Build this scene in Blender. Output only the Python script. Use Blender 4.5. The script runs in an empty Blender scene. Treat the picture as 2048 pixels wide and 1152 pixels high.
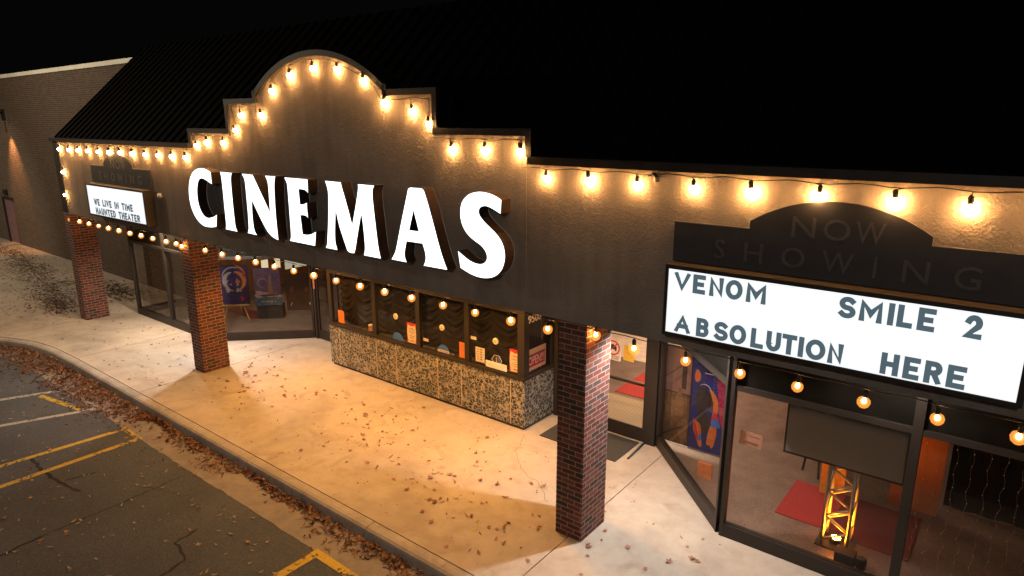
import bpy, bmesh, math, random
from mathutils import Vector, Matrix
random.seed(7)
C = bpy.context.scene.collection
R = math.radians
PI = math.pi

# ------------------------------------------------------------------ helpers
def wloc(o):
    v=Vector((0,0,0))
    while o: v+=Vector(o.location); o=o.parent
    return v
class MB:
    """collects shapes (world coordinates) and links them as ONE mesh object"""
    def __init__(s): s.v=[]; s.f=[]; s.m=[]; s.mi=0; s.sm=[]
    def add(s, vs, fs, smooth=False):
        o=len(s.v); s.v+= [tuple(p) for p in vs]
        for f in fs: s.f.append(tuple(i+o for i in f)); s.m.append(s.mi); s.sm.append(smooth)
        return s
    def mat(s,i): s.mi=i; return s
    def box(s, x0,y0,z0,x1,y1,z1):
        return s.add([(x0,y0,z0),(x1,y0,z0),(x1,y1,z0),(x0,y1,z0),(x0,y0,z1),(x1,y0,z1),(x1,y1,z1),(x0,y1,z1)],
            [(0,3,2,1),(4,5,6,7),(0,1,5,4),(1,2,6,5),(2,3,7,6),(3,0,4,7)])
    def beam(s, a, b, w, h, up=(0,0,1)):
        a=Vector(a); b=Vector(b); d=(b-a).normalized(); u=Vector(up)
        if abs(d.dot(u))>.99: u=Vector((1,0,0))
        r=d.cross(u).normalized()*w/2; t=r.cross(d).normalized()*h/2
        P=[a-r-t,a+r-t,a+r+t,a-r+t,b-r-t,b+r-t,b+r+t,b-r+t]
        return s.add(P,[(0,1,2,3),(7,6,5,4),(0,4,5,1),(1,5,6,2),(2,6,7,3),(3,7,4,0)])
    def tube(s, pts, r, n=6, cap=True):
        pts=[Vector(p) for p in pts]; rings=[]
        for i,p in enumerate(pts):
            d=(pts[min(i+1,len(pts)-1)]-pts[max(i-1,0)]).normalized()
            u=Vector((0,0,1)) if abs(d.z)<.95 else Vector((0,1,0))
            a=d.cross(u).normalized(); b=a.cross(d).normalized()
            rings.append([p+(a*math.cos(2*PI*k/n)+b*math.sin(2*PI*k/n))*r for k in range(n)])
        vs=[q for ring in rings for q in ring]; fs=[]
        for i in range(len(pts)-1):
            for k in range(n):
                k2=(k+1)%n; fs.append((i*n+k,i*n+k2,(i+1)*n+k2,(i+1)*n+k))
        if cap: fs.append(tuple(range(n))[::-1]); fs.append(tuple((len(pts)-1)*n+k for k in range(n)))
        return s.add(vs,fs,True)
    def lathe(s, c, prof, n=10, axis='z'):
        vs=[]; fs=[]
        for (r,h) in prof:
            for k in range(n):
                a=2*PI*k/n; x,y=r*math.cos(a),r*math.sin(a)
                if axis=='z': vs.append((c[0]+x,c[1]+y,c[2]+h))
                elif axis=='y': vs.append((c[0]+x,c[1]+h,c[2]+y))
        for i in range(len(prof)-1):
            for k in range(n):
                k2=(k+1)%n
                f=(i*n+k,i*n+k2,(i+1)*n+k2,(i+1)*n+k)
                fs.append(f if axis=='z' else f[::-1])
        b=tuple(range(n))[::-1]; t=tuple((len(prof)-1)*n+k for k in range(n))
        fs+= [b,t] if axis=='z' else [b[::-1],t[::-1]]
        return s.add(vs,fs,True)
    def prism(s, poly, y0, y1, caps=(1,1)):
        """poly = (x,z) outline, extruded from y0 (front) to y1 (back)"""
        n=len(poly); area=sum(poly[i][0]*poly[(i+1)%n][1]-poly[(i+1)%n][0]*poly[i][1] for i in range(n))
        if area<0: poly=poly[::-1]
        vs=[(x,y0,z) for x,z in poly]+[(x,y1,z) for x,z in poly]
        fs=[]
        if caps[0]: fs.append(tuple(range(n)))
        if caps[1]: fs.append(tuple(range(n,2*n))[::-1])
        for i in range(n):
            j=(i+1)%n; fs.append((j,i,i+n,j+n))
        return s.add(vs,fs)
    def quad(s,a,b,c,d): return s.add([a,b,c,d],[(0,1,2,3)])
    def disc(s,c,r,n=20,axis='y',a0=0,a1=2*PI):
        vs=[];
        for k in range(n):
            a=a0+(a1-a0)*k/(n if a1-a0>6.2 else n-1)
            vs.append((c[0]+r*math.cos(a),c[1],c[2]+r*math.sin(a)) if axis=='y' else (c[0]+r*math.cos(a),c[1]+r*math.sin(a),c[2]))
        return s.add(vs,[tuple(range(n))])
    def xform(s, M, start=0):
        for i in range(start,len(s.v)): s.v[i]=tuple(M@Vector(s.v[i]))
        return s
    def build(s, name, mats, parent=None, loc=None, bevel=0):
        me=bpy.data.meshes.new(name)
        off=wloc(parent) if parent else (Vector(loc) if loc else Vector((0,0,0)))
        me.from_pydata([tuple(Vector(p)-off) for p in s.v],[],s.f)
        if not isinstance(mats,(list,tuple)): mats=[mats]
        for m in mats: me.materials.append(m)
        for p,mi,sm in zip(me.polygons,s.m,s.sm): p.material_index=mi; p.use_smooth=sm
        uv=me.uv_layers.new(name='UVMap')
        for p in me.polygons:
            n=p.normal; ax=max(range(3),key=lambda i:abs(n[i]))
            horiz = abs(n.z)<.7 and abs(n.x)>.3 and abs(n.y)>.3
            for li in p.loop_indices:
                co=me.vertices[me.loops[li].vertex_index].co
                if horiz: t=(co.x*-n.y+co.y*n.x, co.z)
                elif ax==0: t=(co.y,co.z)
                elif ax==1: t=(co.x,co.z)
                else: t=(co.x,co.y)
                uv.data[li].uv=t
        o=bpy.data.objects.new(name,me); C.objects.link(o)
        if parent: o.parent=parent
        elif loc: o.location=loc
        if bevel:
            b=o.modifiers.new('bevel','BEVEL'); b.width=bevel; b.segments=2; b.limit_method='ANGLE'
        return o

def tag(o,label=None,cat=None,group=None,kind=None):
    if label: o['label']=label
    if cat: o['category']=cat
    if group: o['group']=group
    if kind: o['kind']=kind
    return o
def empty(name,loc,label=None,cat=None,group=None):
    o=bpy.data.objects.new(name,None); o.empty_display_size=.1; C.objects.link(o); o.location=loc
    o.matrix_world=Matrix.Translation(loc)
    return tag(o,label,cat,group)
def text_mesh(s, body, x0, x1, z0, z1, y, depth=.004, bold=0.0, fit=True, plane='y'):
    """flat lettering (built-in vector font) fitted to a box, facing -y ; plane 'x' faces +x (x0,x1 are then y values)"""
    cu=bpy.data.curves.new('lettering','FONT'); cu.body=body; cu.extrude=depth; cu.offset=bold; cu.resolution_u=3
    ob=bpy.data.objects.new('lettering',cu); C.objects.link(ob)
    dg=bpy.context.evaluated_depsgraph_get(); me=bpy.data.meshes.new_from_object(ob.evaluated_get(dg))
    vs=[v.co.copy() for v in me.vertices]; fs=[tuple(p.vertices) for p in me.polygons]
    bpy.data.objects.remove(ob); bpy.data.curves.remove(cu); bpy.data.meshes.remove(me)
    if not vs: return s
    ax,bx=min(v.x for v in vs),max(v.x for v in vs); az,bz=min(v.y for v in vs),max(v.y for v in vs)
    out=[]
    for v in vs:
        X=x0+(v.x-ax)/(bx-ax)*(x1-x0); Z=z0+(v.y-az)/(bz-az)*(z1-z0)
        out.append((X,y-v.z,Z) if plane=='y' else (y+v.z,X,Z))
    return s.add(out,fs)
def smooth_outline(pts, sub=4):
    """points flagged 1 stay sharp; the others are joined by a smooth spline"""
    n=len(pts); out=[]
    for i in range(n):
        p0,p1,p2,p3=pts[(i-1)%n],pts[i],pts[(i+1)%n],pts[(i+2)%n]
        out.append((p1[0],p1[1]))
        c1,c2=len(p1)>2,len(p2)>2
        if c1 and c2: continue
        a=p1 if c1 else p0; d=p2 if c2 else p3
        for k in range(1,sub):
            t=k/sub; q=[]
            for ax in (0,1):
                q.append(.5*((2*p1[ax])+(-a[ax]+p2[ax])*t+(2*a[ax]-5*p1[ax]+4*p2[ax]-d[ax])*t*t+(-a[ax]+3*p1[ax]-3*p2[ax]+d[ax])*t**3))
            out.append(tuple(q))
    return out
def fill_outline(outer, holes=()):
    from mathutils.geometry import tessellate_polygon
    loops=[[Vector((x,z,0)) for x,z in outer]]+[[Vector((x,z,0)) for x,z in h] for h in holes]
    flat=[(p.x,p.y) for l in loops for p in l]
    return flat,[tuple(t) for t in tessellate_polygon(loops)]

# ------------------------------------------------------------------ materials
def base_mat(name):
    m=bpy.data.materials.new(name); m.use_nodes=True; nt=m.node_tree
    return m,nt,nt.nodes['Principled BSDF']
def N(nt,t,**k):
    n=nt.nodes.new(t)
    for a,v in k.items():
        if a in n.inputs: n.inputs[a].default_value=v
        else: setattr(n,a,v)
    return n
def M_(nt,op,a,b=None,c=None):
    n=nt.nodes.new('ShaderNodeMath'); n.operation=op
    for i,v in enumerate((a,b,c)):
        if v is None: continue
        if isinstance(v,(int,float)): n.inputs[i].default_value=v
        else: nt.links.new(v,n.inputs[i])
    return n.outputs[0]
def ramp(nt,fac,stops,interp='LINEAR'):
    n=nt.nodes.new('ShaderNodeValToRGB'); e=n.color_ramp.elements; n.color_ramp.interpolation=interp
    while len(e)<len(stops): e.new(.5)
    for el,(p,c) in zip(e,stops): el.position=p; el.color=(c[0],c[1],c[2],1)
    nt.links.new(fac,n.inputs[0]); return n.outputs[0]
def mix(nt,fac,a,b,blend='MIX'):
    n=nt.nodes.new('ShaderNodeMix'); n.data_type='RGBA'; n.blend_type=blend
    for sock,v in ((n.inputs[0],fac),(n.inputs[6],a),(n.inputs[7],b)):
        if isinstance(v,(int,float)): sock.default_value=v
        elif isinstance(v,tuple): sock.default_value=(*v,1)
        else: nt.links.new(v,sock)
    return n.outputs[2]
def coords(nt,kind='Object'): return N(nt,'ShaderNodeTexCoord').outputs[kind]
def noise(nt,vec,scale,detail=3,rough=.5,dist=0):
    n=N(nt,'ShaderNodeTexNoise',Scale=scale,Detail=detail,Roughness=rough,Distortion=dist); nt.links.new(vec,n.inputs['Vector']); return n.outputs['Fac']
def bump(nt,h,strength=.3,dist=.01):
    n=N(nt,'ShaderNodeBump',Strength=strength,Distance=dist); nt.links.new(h,n.inputs['Height']); return n.outputs[0]
def plain(name,col,rough=.6,metal=0,var=.25,scale=6,bmp=0,bscale=60,spec=.5):
    m,nt,b=base_mat(name); v=coords(nt)
    f=noise(nt,v,scale,4,.6)
    nt.links.new(ramp(nt,f,[(.25,tuple(c*(1-var) for c in col)),(.75,tuple(min(1,c*(1+var)) for c in col))]),b.inputs['Base Color'])
    b.inputs['Roughness'].default_value=rough; b.inputs['Metallic'].default_value=metal; b.inputs['Specular IOR Level'].default_value=spec
    if bmp: nt.links.new(bump(nt,noise(nt,v,bscale,3),bmp,.004),b.inputs['Normal'])
    return m
def glow(name,col,strength):
    m,nt,b=base_mat(name); b.inputs['Base Color'].default_value=(*[c*.5 for c in col],1)
    b.inputs['Emission Color'].default_value=(*col,1); b.inputs['Emission Strength'].default_value=strength; b.inputs['Roughness'].default_value=.4
    return m
def brick(name,reds,mortar,w=.2033,h=.071,joint=.011,bmp=.6,dark=.22):
    m,nt,b=base_mat(name); uv=N(nt,'ShaderNodeUVMap').outputs[0]
    wob=N(nt,'ShaderNodeTexNoise',Scale=9.,Detail=2.); nt.links.new(uv,wob.inputs['Vector'])
    sx=N(nt,'ShaderNodeSeparateXYZ'); nt.links.new(uv,sx.inputs[0])
    ux=M_(nt,'ADD',sx.outputs[0],M_(nt,'MULTIPLY',M_(nt,'SUBTRACT',wob.outputs['Fac'],.5),.006)); uz=M_(nt,'ADD',sx.outputs[1],M_(nt,'MULTIPLY',M_(nt,'SUBTRACT',wob.outputs['Fac'],.5),.005))
    v=M_(nt,'DIVIDE',uz,h); row=M_(nt,'FLOOR',v); fv=M_(nt,'FRACT',v)
    u=M_(nt,'ADD',M_(nt,'DIVIDE',ux,w),M_(nt,'MULTIPLY',M_(nt,'FLOORED_MODULO',row,2.),.5))
    col=M_(nt,'FLOOR',u); fu=M_(nt,'FRACT',u)
    eu=M_(nt,'MULTIPLY',M_(nt,'MINIMUM',fu,M_(nt,'SUBTRACT',1.,fu)),w); ev=M_(nt,'MULTIPLY',M_(nt,'MINIMUM',fv,M_(nt,'SUBTRACT',1.,fv)),h)
    e=M_(nt,'MINIMUM',eu,ev)
    sm=N(nt,'ShaderNodeMapRange',interpolation_type='SMOOTHSTEP'); sm.inputs[1].default_value=joint*.35; sm.inputs[2].default_value=joint*.7
    nt.links.new(e,sm.inputs[0]); mask=sm.outputs[0]
    cv=N(nt,'ShaderNodeCombineXYZ'); nt.links.new(col,cv.inputs[0]); nt.links.new(row,cv.inputs[1])
    wn=N(nt,'ShaderNodeTexWhiteNoise',noise_dimensions='2D'); nt.links.new(cv.outputs[0],wn.inputs['Vector'])
    fine=noise(nt,uv,90,4,.65)
    st=[(0,(.06,.035,.03)),(dark,reds[0])]+[(dark+(1-dark)*(i+1)/len(reds),c) for i,c in enumerate(reds[1:])]
    bc=ramp(nt,wn.outputs['Value'],st,'CONSTANT')
    bc=mix(nt,.75,bc,ramp(nt,fine,[(.25,(.45,.45,.45)),(.8,(1.25,1.2,1.15))]),'MULTIPLY')
    mc=ramp(nt,fine,[(.2,tuple(c*.7 for c in mortar)),(.8,mortar)])
    nt.links.new(mix(nt,mask,mc,bc),b.inputs['Base Color'])
    b.inputs['Roughness'].default_value=.85
    hgt=M_(nt,'ADD',mask,M_(nt,'MULTIPLY',fine,.35))
    nt.links.new(bump(nt,hgt,bmp,.012),b.inputs['Normal'])
    return m
def stucco(name,col):
    m,nt,b=base_mat(name); v=coords(nt)
    big=noise(nt,v,1.1,5,.65); mp=N(nt,'ShaderNodeMapping'); mp.inputs['Scale'].default_value=(3.,3.,.35); nt.links.new(v,mp.inputs[0])
    streak=noise(nt,mp.outputs[0],1.6,4,.6)
    c=ramp(nt,big,[(.25,tuple(x*.78 for x in col)),(.75,tuple(x*1.15 for x in col))])
    c=mix(nt,.5,c,ramp(nt,streak,[(.35,(.72,.72,.72)),(.6,(1.05,1.05,1.05))]),'MULTIPLY')
    chips=noise(nt,v,7,6,.75)
    c=mix(nt,M_(nt,'GREATER_THAN',chips,.735),c,(.5,.46,.4))
    nt.links.new(c,b.inputs['Base Color']); b.inputs['Roughness'].default_value=.95; b.inputs['Specular IOR Level'].default_value=.03
    h=M_(nt,'ADD',noise(nt,v,48,3,.6),M_(nt,'MULTIPLY',noise(nt,v,11,2),.5))
    nt.links.new(bump(nt,h,.55,.022),b.inputs['Normal']); return m
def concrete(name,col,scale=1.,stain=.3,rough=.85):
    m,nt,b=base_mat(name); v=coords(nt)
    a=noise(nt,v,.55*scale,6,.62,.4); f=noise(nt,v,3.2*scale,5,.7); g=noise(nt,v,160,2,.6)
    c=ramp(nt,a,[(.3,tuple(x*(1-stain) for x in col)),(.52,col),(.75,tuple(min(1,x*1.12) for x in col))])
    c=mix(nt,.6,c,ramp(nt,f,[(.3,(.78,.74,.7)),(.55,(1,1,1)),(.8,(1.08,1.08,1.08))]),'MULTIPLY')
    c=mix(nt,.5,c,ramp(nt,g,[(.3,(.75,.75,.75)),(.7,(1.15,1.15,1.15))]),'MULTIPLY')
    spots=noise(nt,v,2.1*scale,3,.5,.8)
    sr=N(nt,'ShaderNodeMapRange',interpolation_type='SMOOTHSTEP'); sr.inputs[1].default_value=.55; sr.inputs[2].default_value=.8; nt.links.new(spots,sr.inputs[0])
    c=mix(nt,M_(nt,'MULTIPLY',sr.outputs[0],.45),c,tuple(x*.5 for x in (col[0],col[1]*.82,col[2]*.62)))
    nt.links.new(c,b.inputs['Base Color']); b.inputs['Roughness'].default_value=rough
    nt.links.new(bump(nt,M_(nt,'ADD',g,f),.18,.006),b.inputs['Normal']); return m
def asphalt(name):
    m,nt,b=base_mat(name); v=coords(nt)
    a=noise(nt,v,.45,5,.6,.3); g=noise(nt,v,120,3,.75); vo=N(nt,'ShaderNodeTexVoronoi',Scale=95.); nt.links.new(v,vo.inputs['Vector'])
    c=ramp(nt,a,[(.3,(.070,.075,.084)),(.55,(.096,.102,.113)),(.8,(.13,.137,.15))])
    c=mix(nt,.8,c,ramp(nt,g,[(.3,(.5,.5,.5)),(.52,(1,1,1)),(.75,(1.9,1.85,1.75))]),'MULTIPLY')
    c=mix(nt,.9,c,ramp(nt,noise(nt,v,34,4,.8),[(.3,(.6,.6,.6)),(.55,(1,1,1)),(.72,(1.6,1.55,1.5))]),'MULTIPLY')
    nt.links.new(c,b.inputs['Base Color']); b.inputs['Roughness'].default_value=.9
    nt.links.new(bump(nt,M_(nt,'ADD',vo.outputs['Distance'],g),.6,.01),b.inputs['Normal']); return m
def paint(name,col):
    """worn line paint: the paint is missing in patches"""
    m,nt,b=base_mat(name); v=coords(nt)
    w=noise(nt,v,14,5,.7); w2=noise(nt,v,2.2,3,.5)
    f=M_(nt,'ADD',w,M_(nt,'MULTIPLY',M_(nt,'SUBTRACT',w2,.5),.6))
    c=ramp(nt,noise(nt,v,40,3),[(.3,tuple(x*.65 for x in col)),(.7,col)])
    nt.links.new(c,b.inputs['Base Color']); b.inputs['Roughness'].default_value=.7
    tr=N(nt,'ShaderNodeBsdfTransparent'); mx=N(nt,'ShaderNodeMixShader')
    nt.links.new(M_(nt,'GREATER_THAN',f,.43),mx.inputs[0]); nt.links.new(tr.outputs[0],mx.inputs[1]); nt.links.new(b.outputs[0],mx.inputs[2])
    nt.links.new(mx.outputs[0],nt.nodes['Material Output'].inputs[0]); return m
def terrazzo(name):
    m,nt,b=base_mat(name); v=coords(nt)
    wn=N(nt,'ShaderNodeTexNoise',Scale=14.,Detail=2.); nt.links.new(v,wn.inputs['Vector'])
    vm=N(nt,'ShaderNodeVectorMath',operation='MULTIPLY_ADD'); nt.links.new(wn.outputs['Color'],vm.inputs[0]); vm.inputs[1].default_value=(.014,.014,.014); nt.links.new(v,vm.inputs[2])
    p=vm.outputs[0]; cc=None; mask=None; hs=[]
    for sc,thr,keep in ((15.,.09,.26),(33.,.10,.45)):
        e=N(nt,'ShaderNodeTexVoronoi',feature='DISTANCE_TO_EDGE',Scale=sc); k=N(nt,'ShaderNodeTexVoronoi',feature='F1',Scale=sc)
        for n in (e,k): nt.links.new(p,n.inputs['Vector'])
        s=N(nt,'ShaderNodeSeparateColor'); nt.links.new(k.outputs['Color'],s.inputs[0])
        inside=M_(nt,'MULTIPLY',M_(nt,'GREATER_THAN',e.outputs['Distance'],thr),M_(nt,'GREATER_THAN',s.outputs[0],keep))
        chip=ramp(nt,s.outputs[1],[(0,(.012,.015,.012)),(.38,(.026,.034,.027)),(.66,(.055,.062,.05)),(.85,(.12,.115,.09)),(.95,(.22,.2,.16))],'CONSTANT')
        hs.append((inside,chip))
    c=ramp(nt,noise(nt,v,50,3),[(.3,(.30,.265,.215)),(.7,(.42,.375,.31))])
    for inside,chip in hs[::-1]: c=mix(nt,inside,c,chip)
    nt.links.new(c,b.inputs['Base Color']); b.inputs['Roughness'].default_value=.42
    nt.links.new(bump(nt,hs[0][0],.25,.004),b.inputs['Normal']); return m
def glass(name,tint=(.92,.92,.9),refl=1.0,ior=1.5):
    m,nt,b=base_mat(name); nt.nodes.remove(b)
    tr=N(nt,'ShaderNodeBsdfTransparent'); tr.inputs[0].default_value=(*tint,1)
    gl=N(nt,'ShaderNodeBsdfGlossy'); gl.inputs[0].default_value=(1,1,1,1); gl.inputs['Roughness'].default_value=.015
    fr=N(nt,'ShaderNodeFresnel',IOR=ior); mx=N(nt,'ShaderNodeMixShader')
    bf=N(nt,'ShaderNodeNewGeometry').outputs['Backfacing']; nt.links.new(M_(nt,'SUBTRACT',ior,M_(nt,'MULTIPLY',bf,ior-1/ior)),fr.inputs[0])
    nt.links.new(M_(nt,'MULTIPLY',fr.outputs[0],refl),mx.inputs[0]); nt.links.new(tr.outputs[0],mx.inputs[1]); nt.links.new(gl.outputs[0],mx.inputs[2])
    nt.links.new(mx.outputs[0],nt.nodes['Material Output'].inputs[0]); return m
def leafmat(name,cols,rough=.75):
    m,nt,b=base_mat(name); g=N(nt,'ShaderNodeNewGeometry').outputs['Random Per Island']
    st=[(i/len(cols),c) for i,c in enumerate(cols)]
    c=ramp(nt,g,st,'CONSTANT'); oi=N(nt,'ShaderNodeObjectInfo').outputs['Random']
    c=mix(nt,.5,c,ramp(nt,oi,[(0,(.6,.6,.6)),(1,(1.3,1.25,1.2))]),'MULTIPLY')
    nt.links.new(c,b.inputs['Base Color']); b.inputs['Roughness'].default_value=rough; return m
def speckle(name,c1,c2,rough=.3,scale=45):
    m,nt,b=base_mat(name); v=coords(nt)
    f=M_(nt,'ADD',M_(nt,'MULTIPLY',noise(nt,v,scale,4,.7),.6),M_(nt,'MULTIPLY',noise(nt,v,3,4,.6),.4))
    nt.links.new(ramp(nt,f,[(.35,c1),(.62,c2)]),b.inputs['Base Color']); b.inputs['Roughness'].default_value=rough; return m
def stripes(name,c1,c2,period,axis=1,rough=.8):
    m,nt,b=base_mat(name); v=coords(nt); sx=N(nt,'ShaderNodeSeparateXYZ'); nt.links.new(v,sx.inputs[0])
    f=M_(nt,'FRACT',M_(nt,'DIVIDE',sx.outputs[axis],period))
    nt.links.new(ramp(nt,f,[(0,c1),(.45,c1),(.5,c2),(.95,c2)]),b.inputs['Base Color']); b.inputs['Roughness'].default_value=rough; return m
def artmat(name,cols,scale=4,rough=.5,dist=1.5):
    m,nt,b=base_mat(name); v=coords(nt)
    nt.links.new(ramp(nt,noise(nt,v,scale,4,.6,dist),[(.28+.44*i/max(1,len(cols)-1),c) for i,c in enumerate(cols)]),b.inputs['Base Color']); b.inputs['Roughness'].default_value=rough; return m

BRICK=brick('red_brick',[(.135,.03,.02),(.175,.043,.028),(.115,.027,.02),(.205,.062,.042),(.09,.034,.028),(.15,.05,.042)],(.34,.295,.245),dark=.14)
BRICKFAR=brick('brown_brick',[(.08,.056,.038),(.098,.069,.047),(.068,.049,.034)],(.20,.16,.12),dark=.0,bmp=.4)
STUCCO=stucco('grey_brown_stucco',(.29,.25,.213))
COPING=plain('dark_bronze_coping',(.014,.010,.008),.5,.2,bmp=.1)
ROOF=plain('dark_metal_roof',(.0025,.0022,.002),.85,0,scale=2,spec=.05)
FRAME=plain('bronze_aluminium',(.027,.021,.017),.5,.15,var=.15,scale=3,bmp=.05)
PAVE=concrete('pavement_concrete',(.48,.41,.33))
KERB=concrete('kerb_concrete',(.42,.37,.31),2.2,.35)
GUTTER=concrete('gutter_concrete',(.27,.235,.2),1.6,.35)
ASPH=asphalt('asphalt')
SEAL=plain('crack_sealant',(.045,.043,.041),.95,0,.3,8,spec=.1)
WHITEP=paint('worn_white_paint',(.55,.53,.48)); YELP=paint('worn_yellow_paint',(.66,.44,.03))
TERR=terrazzo('chip_terrazzo'); SEAM=plain('brass_seam',(.6,.46,.28),.4,.3)
GLASS=glass('window_glass',(.78,.75,.70),1.0,1.45); TGLASS=plain('dark_transom_glass',(.010,.009,.007),.4,0,.4,4,spec=.05); BGLASS=glass('booth_glass',(.96,.95,.93),1.0,1.45)
BLACK=plain('black_plastic',(.012,.012,.012),.5); CORD=plain('black_cable',(.01,.01,.01),.6)
def halo_shell(fac,name):  # part-emissive orange shell, a glow halo put round each bulb core
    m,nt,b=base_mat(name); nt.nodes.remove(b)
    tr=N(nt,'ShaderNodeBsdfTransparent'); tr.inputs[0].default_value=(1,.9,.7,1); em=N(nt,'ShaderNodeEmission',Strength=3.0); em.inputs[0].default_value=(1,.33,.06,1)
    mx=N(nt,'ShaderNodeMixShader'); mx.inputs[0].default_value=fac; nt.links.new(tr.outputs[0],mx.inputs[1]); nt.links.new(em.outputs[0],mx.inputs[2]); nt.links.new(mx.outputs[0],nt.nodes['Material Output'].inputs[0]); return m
HALO=halo_shell(.38,'bulb_halo'); HALO2=halo_shell(.20,'outer_bulb_halo'); BULB=glow('warm_bulb',(1.,.53,.21),1); LETFACE=glow('white_letter_face',(.93,1.,1.),2.2)
LETRET=plain('bronze_return',(.042,.025,.017),.5,.2,var=.1)
SIGNFACE=glow('white_sign_panel',(.96,.99,1.),.98)
SIGNLET=glow('glow_tinted_sign_letter',(.22,.33,.40),.36); SIGNLET.node_tree.nodes['Principled BSDF'].inputs['Base Color'].default_value=(.02,.025,.03,1)  # emission puts the wash of the panel's light into the dark letters
BOARD=plain('dark_header_board',(.036,.037,.042),.65,var=.15); BOARDLET=plain('grey_board_letter',(.085,.08,.077),.6); BOARDLET_LIT=plain('lit_board_letter',(.17,.14,.115),.6); CAB=plain('sign_cabinet',(.03,.024,.02),.5)  # left board's letters get a lighter copy, its lighting put into the colour
FLOORL=speckle('polished_lobby_floor',(.12,.09,.07),(.2,.155,.125),.22)
FLOORS=speckle('speckled_shop_floor',(.085,.056,.046),(.225,.155,.13),.4,38)
TILE=plain('pale_tile_floor',(.55,.44,.36),.45)
CARPET=plain('red_carpet',(.33,.024,.024),.95,var=.2,scale=30,bmp=.4); CARPET2=plain('dark_and_shaded_red_carpet',(.11,.014,.013),.95,var=.25,scale=20,bmp=.4)
MATT=plain('dark_rubber_mat',(.04,.037,.033),.9,var=.3,scale=40,bmp=.5); RIB=stripes('ribbed_mat',(.42,.33,.22),(.23,.17,.11),.055)
WOOD=stripes('wood_panelling',(.36,.16,.06),(.30,.13,.05),.32,1,.5)
DARKWALL=plain('dark_wall',(.06,.05,.045),.8); CEIL=plain('dark_ceiling',(.10,.09,.08),.9); SOFFIT=plain('soffit_panel',(.30,.27,.23),.85)
CURT=plain('black_drape',(.008,.0065,.007),.85,var=.2,scale=9,spec=.2)
PAPER=plain('cream_paper',(.72,.62,.46),.8,var=.05); ORANGE=plain('orange_paper',(.75,.22,.03),.8,var=.06); YELLOW=plain('yellow_paper',(.72,.45,.05),.8,var=.06); PINK=plain('salmon_paper',(.8,.42,.3),.8,var=.06)
RED=plain('red_print',(.5,.02,.03),.6); INK=plain('dark_ink',(.03,.025,.025),.6); BLUE=plain('blue_print',(.04,.16,.6),.6); WHITE=plain('white_print',(.75,.72,.66),.6); BROWNINK=plain('brown_ink',(.30,.16,.09),.7)
LEAFR=leafmat('gutter_leaf',[(.22,.085,.03),(.31,.135,.05),(.15,.06,.028),(.36,.19,.08),(.10,.045,.022),(.25,.10,.04)])
LEAFP=leafmat('pavement_leaf',[(.17,.04,.026),(.26,.09,.055),(.10,.03,.024),(.24,.045,.025),(.34,.16,.10),(.20,.08,.05),(.15,.055,.035)])
LEAFA=leafmat('lot_leaf',[(.36,.22,.08),(.28,.13,.04),(.42,.30,.16),(.16,.06,.025),(.5,.38,.2)])
LEAFD=leafmat('wall_leaf',[(.11,.07,.048),(.16,.095,.06),(.21,.125,.08),(.08,.05,.035)])
b_=BULB.node_tree.nodes['Principled BSDF'].inputs['Emission Strength']; b_.default_value=740
BULB2=BULB.copy(); BULB2.name='warm_bulb_dimmer'; BULB2.node_tree.nodes['Principled BSDF'].inputs['Emission Strength'].default_value=360

# ------------------------------------------------------------------ ground, kerb, pavement
MB().quad((-90,-60,-.154),(60,-60,-.154),(60,3.0,-.154),(-90,3.0,-.154)).build('asphalt',ASPH)['kind']='structure'
KP=[(-30,-12),(-24,-8.6),(-20,-5.2),(-18.2,-3.2),(-17.2,-2.4),(-16.4,-1.92),(-15.3,-1.52),(-14.3,-1.39),(-13,-1.36),(9.5,-1.36)]
def kerb_y(x):
    for a,b in zip(KP,KP[1:]):
        if a[0]<=x<=b[0]: return a[1]+(b[1]-a[1])*(x-a[0])/(b[0]-a[0])
    return -1.36
KX=[-30,-28,-26,-24,-22,-20.5]+[-20+.35*i for i in range(20)]
KX=[x for x in KX if x<-13.2]+[-13.0+i*.75 for i in range(31)]
def offset_line(xs,d):
    out=[]
    for i,x in enumerate(xs):
        a=max(xs[0],x-.3); b=min(xs[-1],x+.3)
        t=Vector((b-a,kerb_y(b)-kerb_y(a))).normalized(); n=Vector((t.y,-t.x))
        out.append((x+n.x*d,kerb_y(x)+n.y*d))
    return out
prof=[(.012,-.12),(.012,-.006),(.03,.0),(.10,.0),(.15,-.008),(.185,-.03),(.2,-.06),(.235,-.16)]
rows=[offset_line(KX,d) for d,_ in prof]
k=MB(); cuts=set(range(0,len(KX),4))
for i in range(len(KX)-1):
    g0=.006 if i in cuts else 0; g1=.006 if i+1 in cuts else 0
    vs=[]
    for (d,z),row in zip(prof,rows):
        a,b=Vector(row[i]),Vector(row[i+1]); L=(b-a).length
        p=a+(b-a)*(g0/L); q=b-(b-a)*(g1/L); vs+=[(p.x,p.y,z),(q.x,q.y,z)]
    n=len(prof)
    fs=[(2*j,2*j+2,2*j+3,2*j+1) for j in range(n-1)]
    fs+=[tuple(2*j for j in range(n))[::-1],tuple(2*j+1 for j in range(n))]
    k.add(vs,fs)
k.build('kerb',KERB)['kind']='structure'
# gutter apron: a sheet over the asphalt with a broken edge
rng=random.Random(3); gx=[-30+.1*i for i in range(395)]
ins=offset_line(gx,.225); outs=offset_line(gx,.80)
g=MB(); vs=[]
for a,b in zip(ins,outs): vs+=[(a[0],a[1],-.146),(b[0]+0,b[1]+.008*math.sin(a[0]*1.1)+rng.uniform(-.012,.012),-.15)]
g.add(vs,[(2*i,2*i+1,2*i+3,2*i+2) for i in range(len(gx)-1)]).build('gutter_apron',GUTTER)['kind']='structure'
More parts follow.
